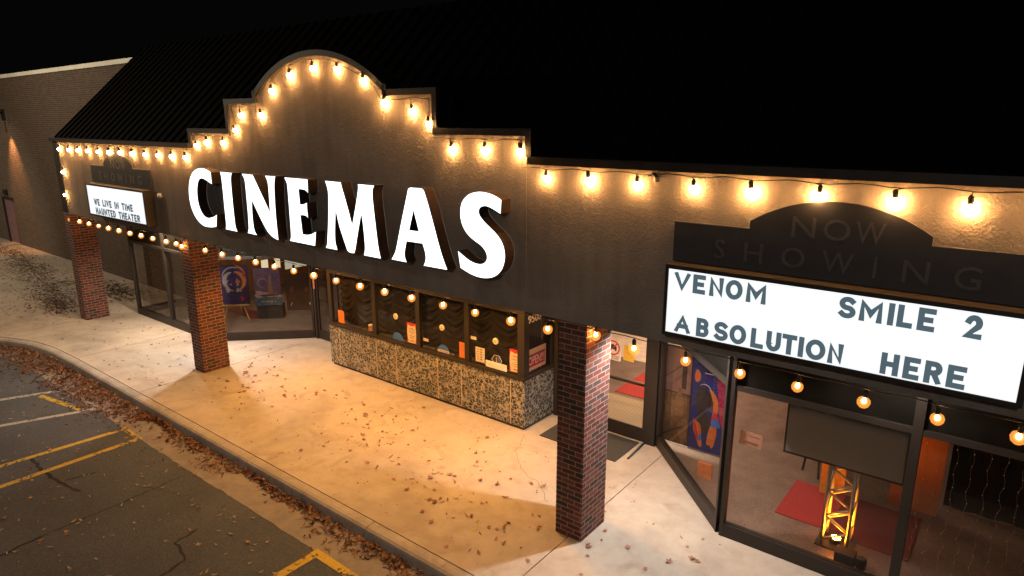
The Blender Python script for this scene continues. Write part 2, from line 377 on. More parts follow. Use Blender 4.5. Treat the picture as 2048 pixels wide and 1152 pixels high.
# pavement slabs with open joints, over a darker bed
MB().quad((-60,-13,-.06),(9.5,-13,-.06),(9.5,3.2,-.06),(-60,3.2,-.06)).v
bedpts=[(x,kerb_y(x)+.05) for x in KX]
bed=MB(); bed.add([(x,y,-.05) for x,y in bedpts]+[(9.5,3.2,-.05),(-30,3.2,-.05)],[tuple(range(len(bedpts)+2))]); bed.build('joint_bed',plain('joint_dirt',(.045,.035,.028),.95))['kind']='structure'
JX=[-60,-36,-26,-20.6,-16.48,-13.1,-9.83,-.2,4.6,9.5]
pv=MB()
for a,b in zip(JX,JX[1:]):
    a+=.007; b-=.007
    xs=[a]+[x for x in KX if a<x<b]+[b]
    bot=[(x,(kerb_y(x) if x>-30 else -12)) for x in xs]
    ring=bot+[(b,3.2),(a,3.2)]
    n=len(ring); pv.add([(x,y,0) for x,y in ring]+[(x,y,-.049) for x,y in ring],[tuple(range(n))]+[(i,i+n,(i+1)%n+n,(i+1)%n) for i in range(n)])
pv.build('pavement',PAVE)['kind']='structure'

# painted lines and sealed cracks on the lot
def strip(mb,a,b,w0,w1=None,z=-.1495):
    a=Vector(a);b=Vector(b);t=(b-a).normalized();n=Vector((-t.y,t.x)); w1=w1 or w0
    P=[a-n*w0/2,b-n*w1/2,b+n*w1/2,a+n*w0/2]; return mb.add([(p.x,p.y,z) for p in P],[(0,1,2,3)])
m=MB(); strip(m,(-12.40,-4.0),(-11.60,-2.13),.115); strip(m,(-11.15,-4.9),(-10.02,-2.13),.115)
m.build('white_line',WHITEP)['kind']='structure'
m=MB(); strip(m,(-8.85,-4.9),(-8.63,-2.21),.115); strip(m,(-8.02,-4.9),(-8.0,-2.21),.115); strip(m,(-8.69,-2.16),(-7.94,-2.16),.1)
strip(m,(-11.65,-2.58),(-10.2,-2.32),.11)
strip(m,(-2.74,-4.4),(-2.74,-2.235),.13); strip(m,(-2.81,-2.17),(-1.1,-2.19),.125)
m.build('yellow_line',YELP)['kind']='structure'
def crack(mb,pts,w):
    pts=[Vector(p) for p in pts]; L=[];Rr=[]
    P=[]
    for a,b in zip(pts,pts[1:]):
        n=max(2,int((b-a).length/.09))
        for i in range(n): P.append(a+(b-a)*(i/n))
    P.append(pts[-1])
    P=[p+Vector((rng.uniform(-.02,.02),rng.uniform(-.02,.02))) for p in P]
    for i,p in enumerate(P):
        t=(P[min(i+1,len(P)-1)]-P[max(0,i-1)]).normalized(); nn=Vector((-t.y,t.x)); ww=w*rng.uniform(.6,1.2)*(.25 if i in (0,len(P)-1) else 1)
        L.append(p+nn*ww/2);Rr.append(p-nn*ww/2)
    n=len(P); mb.add([(p.x,p.y,-.1515) for p in L]+[(p.x,p.y,-.1515) for p in Rr],[(n+i,n+i+1,i+1,i) for i in range(n-1)])
m=MB()
crack(m,[(-6.4,-6.5),(-5.98,-4.78),(-6.05,-4.2)],.04); crack(m,[(-6.05,-4.2),(-6.03,-3.6),(-6.1,-2.3)],.02)
crack(m,[(-8.7,-3.62),(-8.0,-3.65),(-7.35,-3.6),(-6.85,-3.5)],.06); crack(m,[(-7.45,-3.57),(-7.29,-3.07)],.04)
crack(m,[(-3.75,-4.6),(-3.96,-3.3),(-4.45,-3.22),(-4.5,-2.86)],.04)
m.build('sealed_crack',SEAL)['kind']='structure'
m=MB()
for a,b in (((-5.82,-.41),(-5.6,-.42)),((-5.9,1.555),(-5.68,1.54)),((-3.58,-.235),(-3.39,-.195)),((-1.293,-.74),(-1.297,-.54)),((-7.75,-.55),(-7.55,-.82))): strip(m,a,b,.03,z=.004)
m.build('pavement_mark',paint('faded_yellow_mark',(.6,.5,.12)))['kind']='structure'
m=MB(); pts=[(-2.9,1.9),(-2.35,1.2),(-2.1,.55),(-1.2,.3)]
def hair(mb,pts,w,z):
    P=[Vector(pts[0])]
    for a,b in zip(pts,pts[1:]):
        a=Vector(a);b=Vector(b);n=max(2,int((b-a).length/.07))
        for i in range(1,n+1): P.append(a+(b-a)*(i/n)+Vector((rng.uniform(-.025,.025),rng.uniform(-.025,.025))))
    for a,b in zip(P,P[1:]): strip(mb,a,b,w,z=z)
hair(m,[(-2.45,2.0),(-2.2,1.45),(-1.75,1.0),(-1.3,.85),(-.9,.5)],.006,.003); hair(m,[(-8.9,-1.3),(-8.3,-.2),(-8.5,.9)],.005,.003); hair(m,[(-13.8,-1.2),(-13.0,.1),(-13.1,1.1)],.006,.003); hair(m,[(-24,0),(-21.5,-.9),(-18.5,-1.2)],.012,.003)
m.build('hairline_crack',plain('crack_dirt',(.12,.09,.07),.95))['kind']='structure'

# ------------------------------------------------------------------ the cinema building
bld=empty('cinema_building',(-5.1,1.2,0),'long low cinema with stepped arched gable and dark metal roof','building')
ARC=[]; cx,r,zc=-5.105,2.64,6.38-2.64
half=1.625
for i in range(25):
    x=cx-half+2*half*i/24; ARC.append((x,zc+math.sqrt(r*r-(x-cx)**2)))
TOP=[(-9.15,4.885),(-9.15,5.18),(-7.69,5.18),(-7.69,5.70),(-6.73,5.70)]+ARC+[(-3.48,5.75),(-2.5,5.75),(-2.5,5.225),(-.93,5.225),(-.93,4.885)]
f=MB(); f.prism([(-9.15,3.0)]+TOP+[(-.93,3.0)],0,.3)
f.box(-16.3,.003,3.0,-9.151,.3,4.885); f.box(-.929,.003,3.0,8.3,.3,4.885)
f.build('facade_wall',STUCCO,bld)
# coping along the gable, gutter along the eaves
c=MB()
def cop(a,b):
    a=Vector(a);b=Vector(b);t=(b-a).normalized();n=Vector((-t.y,t.x))
    a2,b2=a-t*.0,b+t*.0
    P=[a2,b2,b2+n*.085,a2+n*.085]; c.prism([(p.x,p.y) for p in P],-.035,.33)
TT=TOP
for a,b in zip(TT,TT[1:]):
    if abs(a[0]-b[0])<1e-6:
        x=a[0]; s=-1 if b[1]>a[1] else 1; lo,hi=min(a[1],b[1]),max(a[1],b[1])
        c.box(x-(.085 if s<0 else 0),-.035,lo+.086,x+(.085 if s>0 else 0),.33,hi+.085)
    else: cop(a,b)
c.build('coping',COPING,bld)
e=MB()
for x0,x1 in ((-16.75,-9.236),(-.844,8.3)): e.box(x0,-.05,4.887,x1,.10,4.978)
e.box(-9.236,.34,4.887,-.844,.40,4.978)
e.build('eave_trim',COPING,bld)
rf=MB(); y0,z0,y1,z1=.08,4.965,2.70,7.46
rf.add([(-16.72,y0,z0),(8.3,y0,z0),(8.3,y1,z1),(-16.72,y1,z1),(-16.72,14,z1),(8.3,14,z1),(-16.72,y0,z0-.08),(8.3,y0,z0-.08),(-16.72,14,z0-.08),(8.3,14,z0-.08)],
  [(0,1,2,3),(3,2,5,4),(0,6,7,1),(0,3,4,8,6),(1,7,9,5,2),(4,5,9,8)])
d=Vector((0,y1-y0,z1-z0)).normalized(); nrm=Vector((0,-d.z,d.y))
x=-16.7
while x<8.3:
    a=Vector((x,y0+.02,z0+.02))+nrm*.0; b=Vector((x,y1,z1))
    P=[a-Vector((.012,0,0)),a+Vector((.012,0,0)),b+Vector((.012,0,0)),b-Vector((.012,0,0))]
    vs=P+[p+nrm*.028 for p in P]; rf.add(vs,[(4,5,6,7),(0,4,7,3),(1,2,6,5),(0,1,5,4)]); x+=.34
rf.build('roof',ROOF,bld)
s=MB(); s.box(-16.3,.301,3.0,8.3,3.25,3.05); s.build('soffit',SOFFIT,bld)
MB().box(-16.68,.002,3.0,-16.302,.3,4.88).build('end_panel',BLACK,bld)
for x in (-16.68,-10.195,-.405,6.08):
    MB().box(x,0,0,x+.405,.6,2.998).build('brick_pillar',BRICK,bld)
# downlights under the canopy
DL=[(-13.4,.95,0),(-10.75,.9,1),(-7.75,.95,2),(-5.1,.95,3),(-2.5,.95,2),(.5,.9,1),(3.2,.9,4)]
for x,y,kk in DL:
    d_=MB(); d_.lathe((x,y,2.985),[(.11,0),(.11,.0145)],16); o=d_.build('downlight',FRAME,bld)
    q=MB(); q.disc((x,y,2.983),.085,16,'z'); q.f=[t[::-1] for t in q.f]; q.build('lens',glow('downlight_lens_%d'%kk,(1,.9,.78) if kk in (1,4) else (1,.6,.28),3),o)

# ------------------------------------------------------------------ storefront glazing (parts of the building)
def storefront(org,length,rot,mull=(),name='storefront',top=2.995,left=True,right=True,transom=True,gmat=GLASS,rail=.19):
    Mx=Matrix.Translation(org)@Matrix.Rotation(rot,4,'Z')
    p=.05
    f=MB(); f.box(0,-.05,.004,length,.05,rail)
    if transom: f.box(0,-.045,2.10,length,.045,2.17)
    f.box(0,-.045,2.94,length,.045,top)
    xs=([0] if left else [])+list(mull)+([length] if right else [])
    for x in xs: f.box(max(0,x-p),-.055,.005,min(length,x+p),.055,top-.001)
    f.box(.0,-.02,rail,length,-.012,rail+.012)
    f.xform(Mx); o=f.build(name,FRAME,bld)
    ed=[0]+list(mull)+[length]
    for a,b in zip(ed,ed[1:]):
        g=MB(); g.quad((a+.03,0,rail-.01),(b-.03,0,rail-.01),(b-.03,0,2.11),(a+.03,0,2.11)); g.xform(Mx); g.build('glass',gmat,o)
        g=MB(); g.quad((a+.03,0,2.16),(b-.03,0,2.16),(b-.03,0,2.95),(a+.03,0,2.95)); g.xform(Mx); g.build('transom_glass',TGLASS,o)
    return o
Q=math.sqrt(2)
storefront((1.37,1.33,0),6.9,0,(2.04,4.4))                                 # right shop front
storefront((-.42,3.12,0),1.77*Q,R(-45),())                                # right splayed side
storefront((-15.86,1.25,0),4.2,0,(2.05,))                                 # left shop front
storefront((-11.58,1.45,0),1.6*Q,R(45),())                                # left splayed side
storefront((-15.8,1.31,0),1.58,R(90),(),left=False)                        # glazed left end
# recessed entrance wall with double doors on both sides of the booth
def entrance(x0,x1):
    f=MB(); y=3.06
    f.box(x0,y-.05,2.10,x1,y+.05,2.2); f.box(x0,y-.05,2.94,x1,y+.05,2.995)
    for a,b in ((x0,x0+.08),(x1-.18,x1)): f.box(a,y-.055,.004,b,y+.055,2.994)
    o=f.build('entrance_frame',FRAME,bld)
    g=MB(); g.quad((x0,y,2.19),(x1,y,2.19),(x1,y,2.95),(x0,y,2.95)); g.build('transom_glass',GLASS,o)
    mid=(x0+.08+x1-.18)/2
    for a,b in ((x0+.085,mid-.004),(mid+.004,x1-.185)):
        d=MB(); d.box(a,y-.022,.012,b,y+.022,.25); d.box(a,y-.022,2.0,b,y+.022,2.095); d.box(a,y-.022,.25,a+.06,y+.022,2.0); d.box(b-.06,y-.022,.25,b,y+.022,2.0)
        d.box(a-.001,y-.027,.24,b+.001,y-.021,.262)
        do=d.build('entrance_door',FRAME,bld)
        g=MB(); g.quad((a+.05,y,.24),(b-.05,y,.24),(b-.05,y,2.01),(a+.05,y,2.01)); g.build('glass',GLASS,do)
        hh=MB(); hh.box(a+.02,y+.03,1.0,b-.02,y+.07,1.05); hh.build('push_bar',BLACK,do)
entrance(-2.52,-.44); entrance(-9.9,-8.04)
# building shell around the lobby
w=MB(); w.box(-15.74,2.95,0,-15.66,9.2,3.0); w.build('wood_wall',WOOD,bld)
w=MB(); w.box(-15.66,9.2,0,8.3,9.3,3.0); w.box(8.2,1.4,0,8.3,9.2,3.0); w.box(-7.9,3.25,0,-7.8,6,3.0) ; w.build('back_wall',DARKWALL,bld)
MB().box(-15.74,3.26,3.0,8.3,9.3,3.05).build('lobby_ceiling',CEIL,bld)
fl=MB(); fl.add([(-15.74,1.2,.006),(-11.55,1.4,.006),(-9.9,3.05,.006),(-8.05,3.05,.006),(-7.8,3.05,.006),(-7.8,9.2,.006),(-15.74,9.2,.006)],[(0,1,2,3,4,5,6)])
fl.build('lobby_floor',FLOORL)['kind']='structure'
fl=MB(); fl.add([(-7.799,3.05,.006),(-.40,3.05,.006),(1.38,1.32,.006),(8.2,1.32,.006),(8.2,6.6,.006),(-7.799,6.6,.006)],[(0,1,2,3,4,5)]); fl.build('shop_floor',FLOORS)['kind']='structure'
MB().quad((-7.799,6.601,.006),(8.2,6.601,.006),(8.2,9.2,.006),(-7.799,9.2,.006)).build('tile_floor',TILE)['kind']='structure'
for (x0,z0,x1,z1),nm in (((5.08,.62,5.33,.96),0),((5.56,.6,5.78,.98),0),((5.95,.5,6.8,.84),1)):
    q=MB(); q.quad((-15.652,x0,z0),(-15.652,x1,z0),(-15.652,x1,z1),(-15.652,x0,z1)); q.build('lit_panel',glow('lit_wall_panel_%d'%nm,(1,.86,.55) if nm==0 else (.8,.75,.6),.9 if nm==0 else .6),bld)

# ------------------------------------------------------------------ ticket booth
bo=empty('ticket_booth',(-5.3,2.6,0),'glazed ticket booth with chip terrazzo base between the entrance doors','ticket booth')
X0,X1,YF,YB=-8.06,-2.54,2.11,3.2
b=MB(); b.box(X0,YF,.06,X1,YB-.16,.955); b.build('terrazzo_base',TERR,bo)
MB().box(X0+.03,YF+.03,.004,X1-.03,YB-.18,.06).build('plinth',BLACK,bo)
for x in (-7.72,-6.48,-5.86,-4.667,-4.04,-2.845):
    m=MB(); m.box(x-.008,YF-.002,.065,x+.008,YF+.003,.95); m.build('seam',SEAM,bo)
fr=MB(); fr.box(X0-.02,YF-.025,.957,X1+.02,YF+.09,1.02); fr.box(X1-.09,YF+.091,.957,X1+.02,YB-.16,1.02); fr.box(X0-.02,YF+.091,.957,X0+.09,YB-.16,1.02)
fr.box(X0,YF,2.16,X1,YF+.08,2.26); fr.box(X1-.08,YF+.081,2.16,X1,YB-.16,2.26); fr.box(X0,YF+.081,2.16,X0+.08,YB-.16,2.26)
for x in (X0+.07,-6.505,-5.19,-3.89): fr.box(x-.055,YF+.002,1.021,x+.055,YF+.075,2.159)
fr.box(X1-.15,YF-.003,1.021,X1-.001,YF+.15,2.159)
fr.box(X1-.1,YB-.26,1.021,X1-.002,YB-.165,2.159); fr.box(X0+.002,YB-.26,1.021,X0+.1,YB-.165,2.159)
fr.build('window_frame',FRAME,bo)
hd=MB(); hd.box(X0+.005,YF+.01,2.261,X1-.005,YB-.17,2.995); hd.build('header_panel',DARKWALL,bo)
xs=[X0+.12,-6.505,-5.19,-3.89,X1-.1]
for a,b in zip(xs,xs[1:]):
    g=MB(); g.quad((a,YF+.035,1.0),(b,YF+.035,1.0),(b,YF+.035,2.18),(a,YF+.035,2.18)); g.build('window_glass',BGLASS,bo)
g=MB(); g.quad((X1-.04,YF+.1,1.0),(X1-.04,YB-.2,1.0),(X1-.04,YB-.2,2.18),(X1-.04,YF+.1,2.18)); g.build('window_glass',BGLASS,bo)
# ruched drape: swags pulled up between gathers
cu=MB(); nx,nz=220,60; vs=[]
for i in range(nx+1):
    x=X0+.2+(X1-X0-.4)*i/nx; u=(x+8.06)/.66; c_=1-(2*(u%1)-1)**2
    for j in range(nz+1):
        t=j/nz; z=1.04+1.14*t
        sag=c_*.24; ph=(z+sag)/.15
        dpt=.022*math.sin(2*PI*ph)*(.35+.65*c_)+.02*math.sin(2*PI*u*2)*.6+.012*math.sin(ph*9.7+u*5)+.04*(1-c_)
        vs.append((x,YF+.22-dpt,z))
fs=[(i*(nz+1)+j,(i+1)*(nz+1)+j,(i+1)*(nz+1)+j+1,i*(nz+1)+j+1) for i in range(nx) for j in range(nz)]
cu.add(vs,fs,True); n0=len(cu.v); ny=60; vs=[]
for i in range(ny+1):  # plain dark side sheet added to stand in for the dark booth interior
    y=YF+.26+(YB-YF-.5)*i/ny
    for j in range(2): vs.append((X1-.26+.018*math.sin(i*1.1),y,1.03+1.13*j))
cu.add(vs,[(2*i,2*i+2,2*i+3,2*i+1) for i in range(ny)],True); cu.build('drape_and_stand_in_sheet',CURT,bo)
MB().box(X0+.1,YB-.159,.01,X1-.005,YB-.155,2.99).build('back_panel',DARKWALL,bo)
for x,z in ((-5.852,1.535),(-4.545,1.55),(-3.207,1.556)):
    s=MB(); s.lathe((x,YF+.012,z),[(.0,0),(.052,0),(.062,.006),(.062,.02),(0,.02)],20,'y'); o=s.build('speaker_disc',PAPER,bo)
    t=MB(); 
    for dz in (-.02,0,.02): t.box(x-.025,YF+.0095,z+dz-.004,x+.025,YF+.0115,z+dz+.004)
    t.build('slot',INK,o)
# things in the booth windows
GY=YF+.046
def sheet(name,label,cat,x0,x1,z0,z1,mats,extra=None,y=GY,tilt=0,group=None,th=.003):
    s=MB(); s.box(x0,y,z0,x1,y+th,z1)
    if extra: extra(s,y-.0025)
    if tilt:
        c=Vector(((x0+x1)/2,y,(z0+z1)/2)); s.xform(Matrix.Translation(c)@Matrix.Rotation(tilt,4,'Y')@Matrix.Translation(-c))
    return tag(s.build(name,mats,loc=((x0+x1)/2,y,z0)),label,cat,group)
def lines(x0,x1,zs,h,mi=1):
    def fn(s,y):
        s.mat(mi)
        for i,z in enumerate(zs):
            d=(.0,.12,.05,.2)[i%4]*(x1-x0); s.box(x0+d*.5,y,z,x1-d,y+.002,z+h)
    return fn
sheet('paper_notice','plain orange paper in the booth window nearest the left corner post','notice',-7.775,-7.57,1.045,1.33,[ORANGE,BROWNINK],lines(-7.74,-7.61,[1.28,1.25,1.22],.006))
sheet('paper_notice','upright orange paper in the third booth window, beside the mullion','notice',-4.12,-3.96,1.04,1.35,[ORANGE,BROWNINK],lines(-4.1,-3.99,[1.3,1.27,1.24,1.21,1.18],.006))
def menu(s,y):
    s.mat(1)
    for i in range(5): s.box(-3.59,y,1.295-i*.047,-3.55,y+.002,1.315-i*.047)
    s.mat(2)
    for i in range(5): s.box(-3.68,y,1.298-i*.047,-3.62,y+.002,1.308-i*.047)
sheet('price_sheet','cream price sheet with a column of dark marks in the last booth window','notice',-3.71,-3.49,1.06,1.345,[PAPER,INK,BROWNINK],menu)
def opn(x0,x1,z0,z1,body):
    def fn(s,y):
        w=x1-x0; h=z1-z0; s.mat(1)
        # red scalloped top and concave red sides
        top=[(x0,z1)]+[(x0+w*i/10,z1-.015-h*.13*math.sin(PI*i/10)) for i in range(11)]+[(x1,z1)]
        s.prism(top,y,y+.002)
        for sg,xe in ((1,x0),(-1,x1)):
            P=[(xe,z1-.02)]+[(xe+sg*w*.11*(1-math.sin(PI*i/10))*(1 if True else 0)+sg*.004,z1-.02-(h-.02)*i/10) for i in range(11)]+[(xe,z0)]
            s.prism(P,y+.0003,y+.002)
        s.box(x0+w*.34,y,z0+h*.09,x1-w*.25,y+.002,z0+h*.13)
        s.mat(2); text_mesh(s,'OPEN',x0+w*.2,x1-w*.2,z1-h*.36,z1-h*.25,y+.001,.001)
        for i,(t,a,b) in enumerate((('Ticket Sales',.16,.84),('at',.45,.55),('Concession',.2,.8),('Counter',.28,.72))):
            text_mesh(s,t,x0+w*a,x1-w*b if False else x0+w*b,z1-h*(.47+.1*i),z1-h*(.41+.1*i),y+.001,.001)
    return fn
sheet('open_poster','red bordered paper poster reading OPEN in the second booth window','poster',-5.55,-5.285,1.05,1.47,[PAPER,RED,BROWNINK],opn(-5.55,-5.285,1.05,1.47,0))
sheet('open_poster','red bordered paper poster reading OPEN beside the right corner post of the booth','poster',-2.905,-2.64,1.06,1.48,[PAPER,RED,BROWNINK],opn(-2.905,-2.64,1.06,1.48,0))
def halfdisc(x,z,r,label,orange):
    s=MB(); s.mat(0); P=[(x+r*math.cos(PI*i/24),z+1.0*r*math.sin(PI*i/24)) for i in range(25)]; s.prism(P,GY,GY+.006)
    if orange: s.mat(1); s.box(x-r*.93,GY-.002,z+.012,x+r*.93,GY,z+.058); s.mat(2); s.box(x-r*.7,GY-.003,z+.025,x+r*.7,GY-.001,z+.04)
    return tag(s.build('round_sign',[BLUE,PAPER,BROWNINK],loc=(x,GY,z)),label,'sign')
halfdisc(-5.84,1.03,.16,'plain blue half round card on the second booth window sill',0)
halfdisc(-4.54,1.03,.165,'blue half round card with a cream band on the third booth window sill',1)
s=MB(); s.box(-3.44,YF+.012,1.03,-2.95,YF+.03,1.15); s.mat(1); s.box(-3.36,YF+.009,1.085,-3.35,YF+.0115,1.095); s.box(-3.03,YF+.009,1.075,-3.02,YF+.0115,1.085)
tag(s.build('white_board',[WHITE,INK],loc=(-3.2,YF+.02,1.03),bevel=.003),'blank white board lying along the sill of the last booth window','board')
s=MB(); hx=[(-3.20+.115*math.cos(PI/3*i),1.19+.10*math.sin(PI/3*i)) for i in range(6)]
for a,b_2 in zip(hx,hx[1:]+hx[:1]): s.beam((a[0],GY,a[1]),(b_2[0],GY,b_2[1]),.006,.008)
s.mat(1).prism([(x*.9+-3.2*.1,z*.9+1.19*.1) for x,z in hx],GY+.003,GY+.006); s.mat(2).box(-3.215,GY-.002,1.15,-3.2,GY,1.24); s.mat(3).box(-3.17,GY-.002,1.14,-3.13,GY,1.25)
tag(s.build('hexagon_sign',[WHITE,INK,PINK,BLUE],loc=(-3.2,GY,1.1)),'dark hexagonal emblem sign with white outline behind the white board','sign')
s=MB(); s.lathe((-6.77,YF+.12,1.021),[(.045,0),(.05,.02),(.042,.10),(.048,.11)],14); s.mat(1); s.lathe((-6.77,YF+.12,1.131),[(.052,0),(.052,.03),(.03,.04)],14)
tag(s.build('tip_jar',[PINK,PAPER],loc=(-6.77,YF+.12,1.021)),'small pink jar with pale lid on the first booth window sill','jar')
for x,z,lab in ((-5.02,1.2,'small dim card on the third booth window beside the mullion'),(-3.76,1.5,'small pale label near the left edge of the last booth window')):
    sheet('window_label',lab,'label',x-.07,x+.07,z-.03,z+.03,[PAPER],None)
# side window: OPEN!!! sign and the number
s=MB(); sx=X1-.046
s.box(sx-.004,2.235,1.07,sx,2.83,1.47); s.mat(1); s.box(sx,2.275,1.13,sx+.002,2.79,1.37); s.mat(2); text_mesh(s,'OPEN!!!',2.30,2.77,1.17,1.33,sx+.0035,.001,.01,plane='x')
s.v=[(x,y,z+(y-2.235)*.0) for x,y,z in s.v]
tag(s.build('open_sign',[plain('peach_card',(.62,.36,.22),.8,var=.05),plain('maroon_print',(.27,.02,.045),.7),PINK],loc=(sx,2.5,1.07)),'maroon and peach sign reading OPEN!!! in the side window of the booth','sign')
s=MB(); text_mesh(s,'9500',2.22,2.60,1.985,2.125,X1+.003,.003,.02,plane='x'); 
s2=s.build('house_number',WHITE,bo)

# ------------------------------------------------------------------ channel letters
LET={'C':[[-8.199,4.465,1],[-8.305,4.504],[-8.43,4.528],[-8.562,4.529],[-8.717,4.505],[-8.867,4.445],[-8.991,4.346],[-9.074,4.22],[-9.12,4.095],[-9.138,3.955],[-9.121,3.802],[-9.066,3.667],[-8.969,3.551],[-8.835,3.462],[-8.694,3.413],[-8.546,3.404],[-8.382,3.412],[-8.201,3.441,1],[-8.138,3.676,1],[-8.248,3.629],[-8.387,3.594],[-8.507,3.583],[-8.633,3.618],[-8.733,3.709],[-8.788,3.827],[-8.806,3.963],[-8.786,4.1],[-8.746,4.208],[-8.692,4.286],[-8.622,4.33],[-8.546,4.341],[-8.432,4.322],[-8.297,4.278],[-8.197,4.247,1]],
'I':[[-7.862,4.491,1],[-7.45,4.49,1],[-7.493,4.406],[-7.507,4.307],[-7.513,4.165],[-7.517,3.937],[-7.515,3.707],[-7.51,3.548],[-7.496,3.484],[-7.454,3.419,1],[-7.864,3.426,1],[-7.84,3.502],[-7.833,3.65],[-7.833,3.855],[-7.828,4.088],[-7.828,4.289],[-7.833,4.404]],
'N':[[-7.116,4.492,1],[-6.764,4.489,1],[-6.327,3.872,1],[-6.319,4.075],[-6.313,4.289],[-6.325,4.407],[-6.382,4.494,1],[-6.071,4.497,1],[-6.106,4.419],[-6.129,4.3],[-6.143,4.114],[-6.154,3.846],[-6.151,3.63],[-6.143,3.402,1],[-6.276,3.429],[-6.377,3.47],[-6.465,3.53],[-6.558,3.632],[-6.701,3.813],[-6.866,4.042,1],[-6.891,3.839],[-6.895,3.671],[-6.884,3.545],[-6.854,3.47],[-6.804,3.423,1],[-7.109,3.43,1],[-7.068,3.498],[-7.056,3.571],[-7.041,3.77],[-7.037,4.051],[-7.036,4.273],[-7.047,4.396]],
'E':[[-5.813,4.493,1],[-5.17,4.494,1],[-5.181,4.276,1],[-5.245,4.315],[-5.318,4.327],[-5.435,4.326,1],[-5.425,4.072,1],[-5.328,4.082],[-5.234,4.117,1],[-5.24,4.0],[-5.232,3.867,1],[-5.287,3.9],[-5.35,3.905],[-5.441,3.9,1],[-5.417,3.583,1],[-5.327,3.58],[-5.219,3.594],[-5.131,3.623],[-5.047,3.66,1],[-5.096,3.423,1],[-5.799,3.43,1],[-5.761,3.494],[-5.751,3.616],[-5.748,3.88],[-5.745,4.142],[-5.747,4.361],[-5.765,4.425]],
'M':[[-4.716,4.496,1],[-4.326,4.494,1],[-4.308,4.426],[-4.256,4.287],[-4.182,4.078],[-4.113,3.856,1],[-4.059,4.005],[-3.984,4.224],[-3.928,4.414],[-3.925,4.489,1],[-3.556,4.488,1],[-3.591,4.435],[-3.603,4.366],[-3.6,4.252],[-3.581,4.046],[-3.561,3.839],[-3.54,3.653],[-3.522,3.538],[-3.488,3.414,1],[-3.875,3.417,1],[-3.852,3.474],[-3.84,3.572],[-3.849,3.786],[-3.866,3.951],[-3.886,4.055,1],[-3.929,3.921],[-4.003,3.699],[-4.067,3.497],[-4.102,3.422,1],[-4.168,3.418],[-4.224,3.423],[-4.27,3.446,1],[-4.341,3.601],[-4.435,3.826],[-4.497,4.071,1],[-4.519,3.916],[-4.547,3.716],[-4.555,3.565],[-4.538,3.486],[-4.515,3.422,1],[-4.814,3.425,1],[-4.771,3.491],[-4.748,3.62],[-4.707,3.85],[-4.676,4.099],[-4.659,4.296],[-4.677,4.404]],
'A':[[-2.856,4.449,1],[-2.844,4.48],[-2.805,4.503],[-2.701,4.506],[-2.591,4.506],[-2.549,4.494],[-2.525,4.464,1],[-2.458,4.298],[-2.369,4.044],[-2.28,3.778],[-2.204,3.582],[-2.128,3.429,1],[-2.586,3.428,1],[-2.552,3.489],[-2.54,3.564],[-2.561,3.66],[-2.597,3.742,1],[-2.916,3.74,1],[-2.95,3.627],[-2.967,3.549],[-2.958,3.487],[-2.93,3.43,1],[-3.252,3.434,1],[-3.195,3.508],[-3.143,3.604],[-3.031,3.945],[-2.934,4.225]],
'Ah':[[-2.751,4.197,1],[-2.658,3.905,1],[-2.854,3.903,1]],
'S':[[-1.172,4.449,1],[-1.248,4.484],[-1.333,4.51],[-1.418,4.523],[-1.519,4.528],[-1.622,4.513],[-1.712,4.482],[-1.788,4.43],[-1.843,4.358],[-1.868,4.266],[-1.867,4.174],[-1.842,4.085],[-1.79,4.004],[-1.715,3.937],[-1.618,3.884],[-1.529,3.843],[-1.463,3.793],[-1.427,3.741],[-1.416,3.685],[-1.436,3.637],[-1.48,3.602],[-1.54,3.586],[-1.623,3.589],[-1.714,3.612],[-1.805,3.653],[-1.924,3.719,1],[-1.884,3.493,1],[-1.794,3.46],[-1.687,3.428],[-1.565,3.41],[-1.446,3.413],[-1.328,3.442],[-1.24,3.492],[-1.168,3.57],[-1.129,3.665],[-1.118,3.756],[-1.136,3.854],[-1.181,3.938],[-1.259,4.018],[-1.351,4.081],[-1.444,4.145],[-1.509,4.2],[-1.545,4.253],[-1.544,4.297],[-1.515,4.333],[-1.449,4.355],[-1.377,4.347],[-1.292,4.318],[-1.187,4.275,1]]}
ORD=['first letter of the row','second letter, a single stem beside the C','third letter of the row','fourth letter, with three arms','fifth and widest letter of the row','sixth letter, with a small triangular hole','last letter of the row']
for i,ch in enumerate('CINEMAS'):
    out=smooth_outline(LET[ch],4); holes=[smooth_outline(LET['Ah'])] if ch=='A' else []
    xm=sum(p[0] for p in out)/len(out)
    r_=empty('channel_letter',(xm,0,3.4),'glowing white letter %s on the gable, %s'%(ch,ORD[i]),'sign letter','channel letters spelling CINEMAS')
    fv,ff=fill_outline(out,holes)
    fc=MB(); fc.add([(x,-.19,z) for x,z in fv],ff)
    # make it face the street
    a,b,c2=[Vector(fc.v[j]) for j in fc.f[0]]
    if (b-a).cross(c2-a).y>0: fc.f=[t[::-1] for t in fc.f]
    fc.build('letter_face',LETFACE,r_)
    rt=MB()
    for loop in [out]+holes:
        n=len(loop); vs=[(x,-.194,z) for x,z in loop]+[(x,-.002,z) for x,z in loop]
        ar=sum(loop[j][0]*loop[(j+1)%n][1]-loop[(j+1)%n][0]*loop[j][1] for j in range(n))
        fs=[(j,(j+1)%n,(j+1)%n+n,j+n) if (ar<0)==(loop is out) else ((j+1)%n,j,j+n,(j+1)%n+n) for j in range(n)]
        rt.add(vs,fs)
    rt.build('letter_return',LETRET,r_)

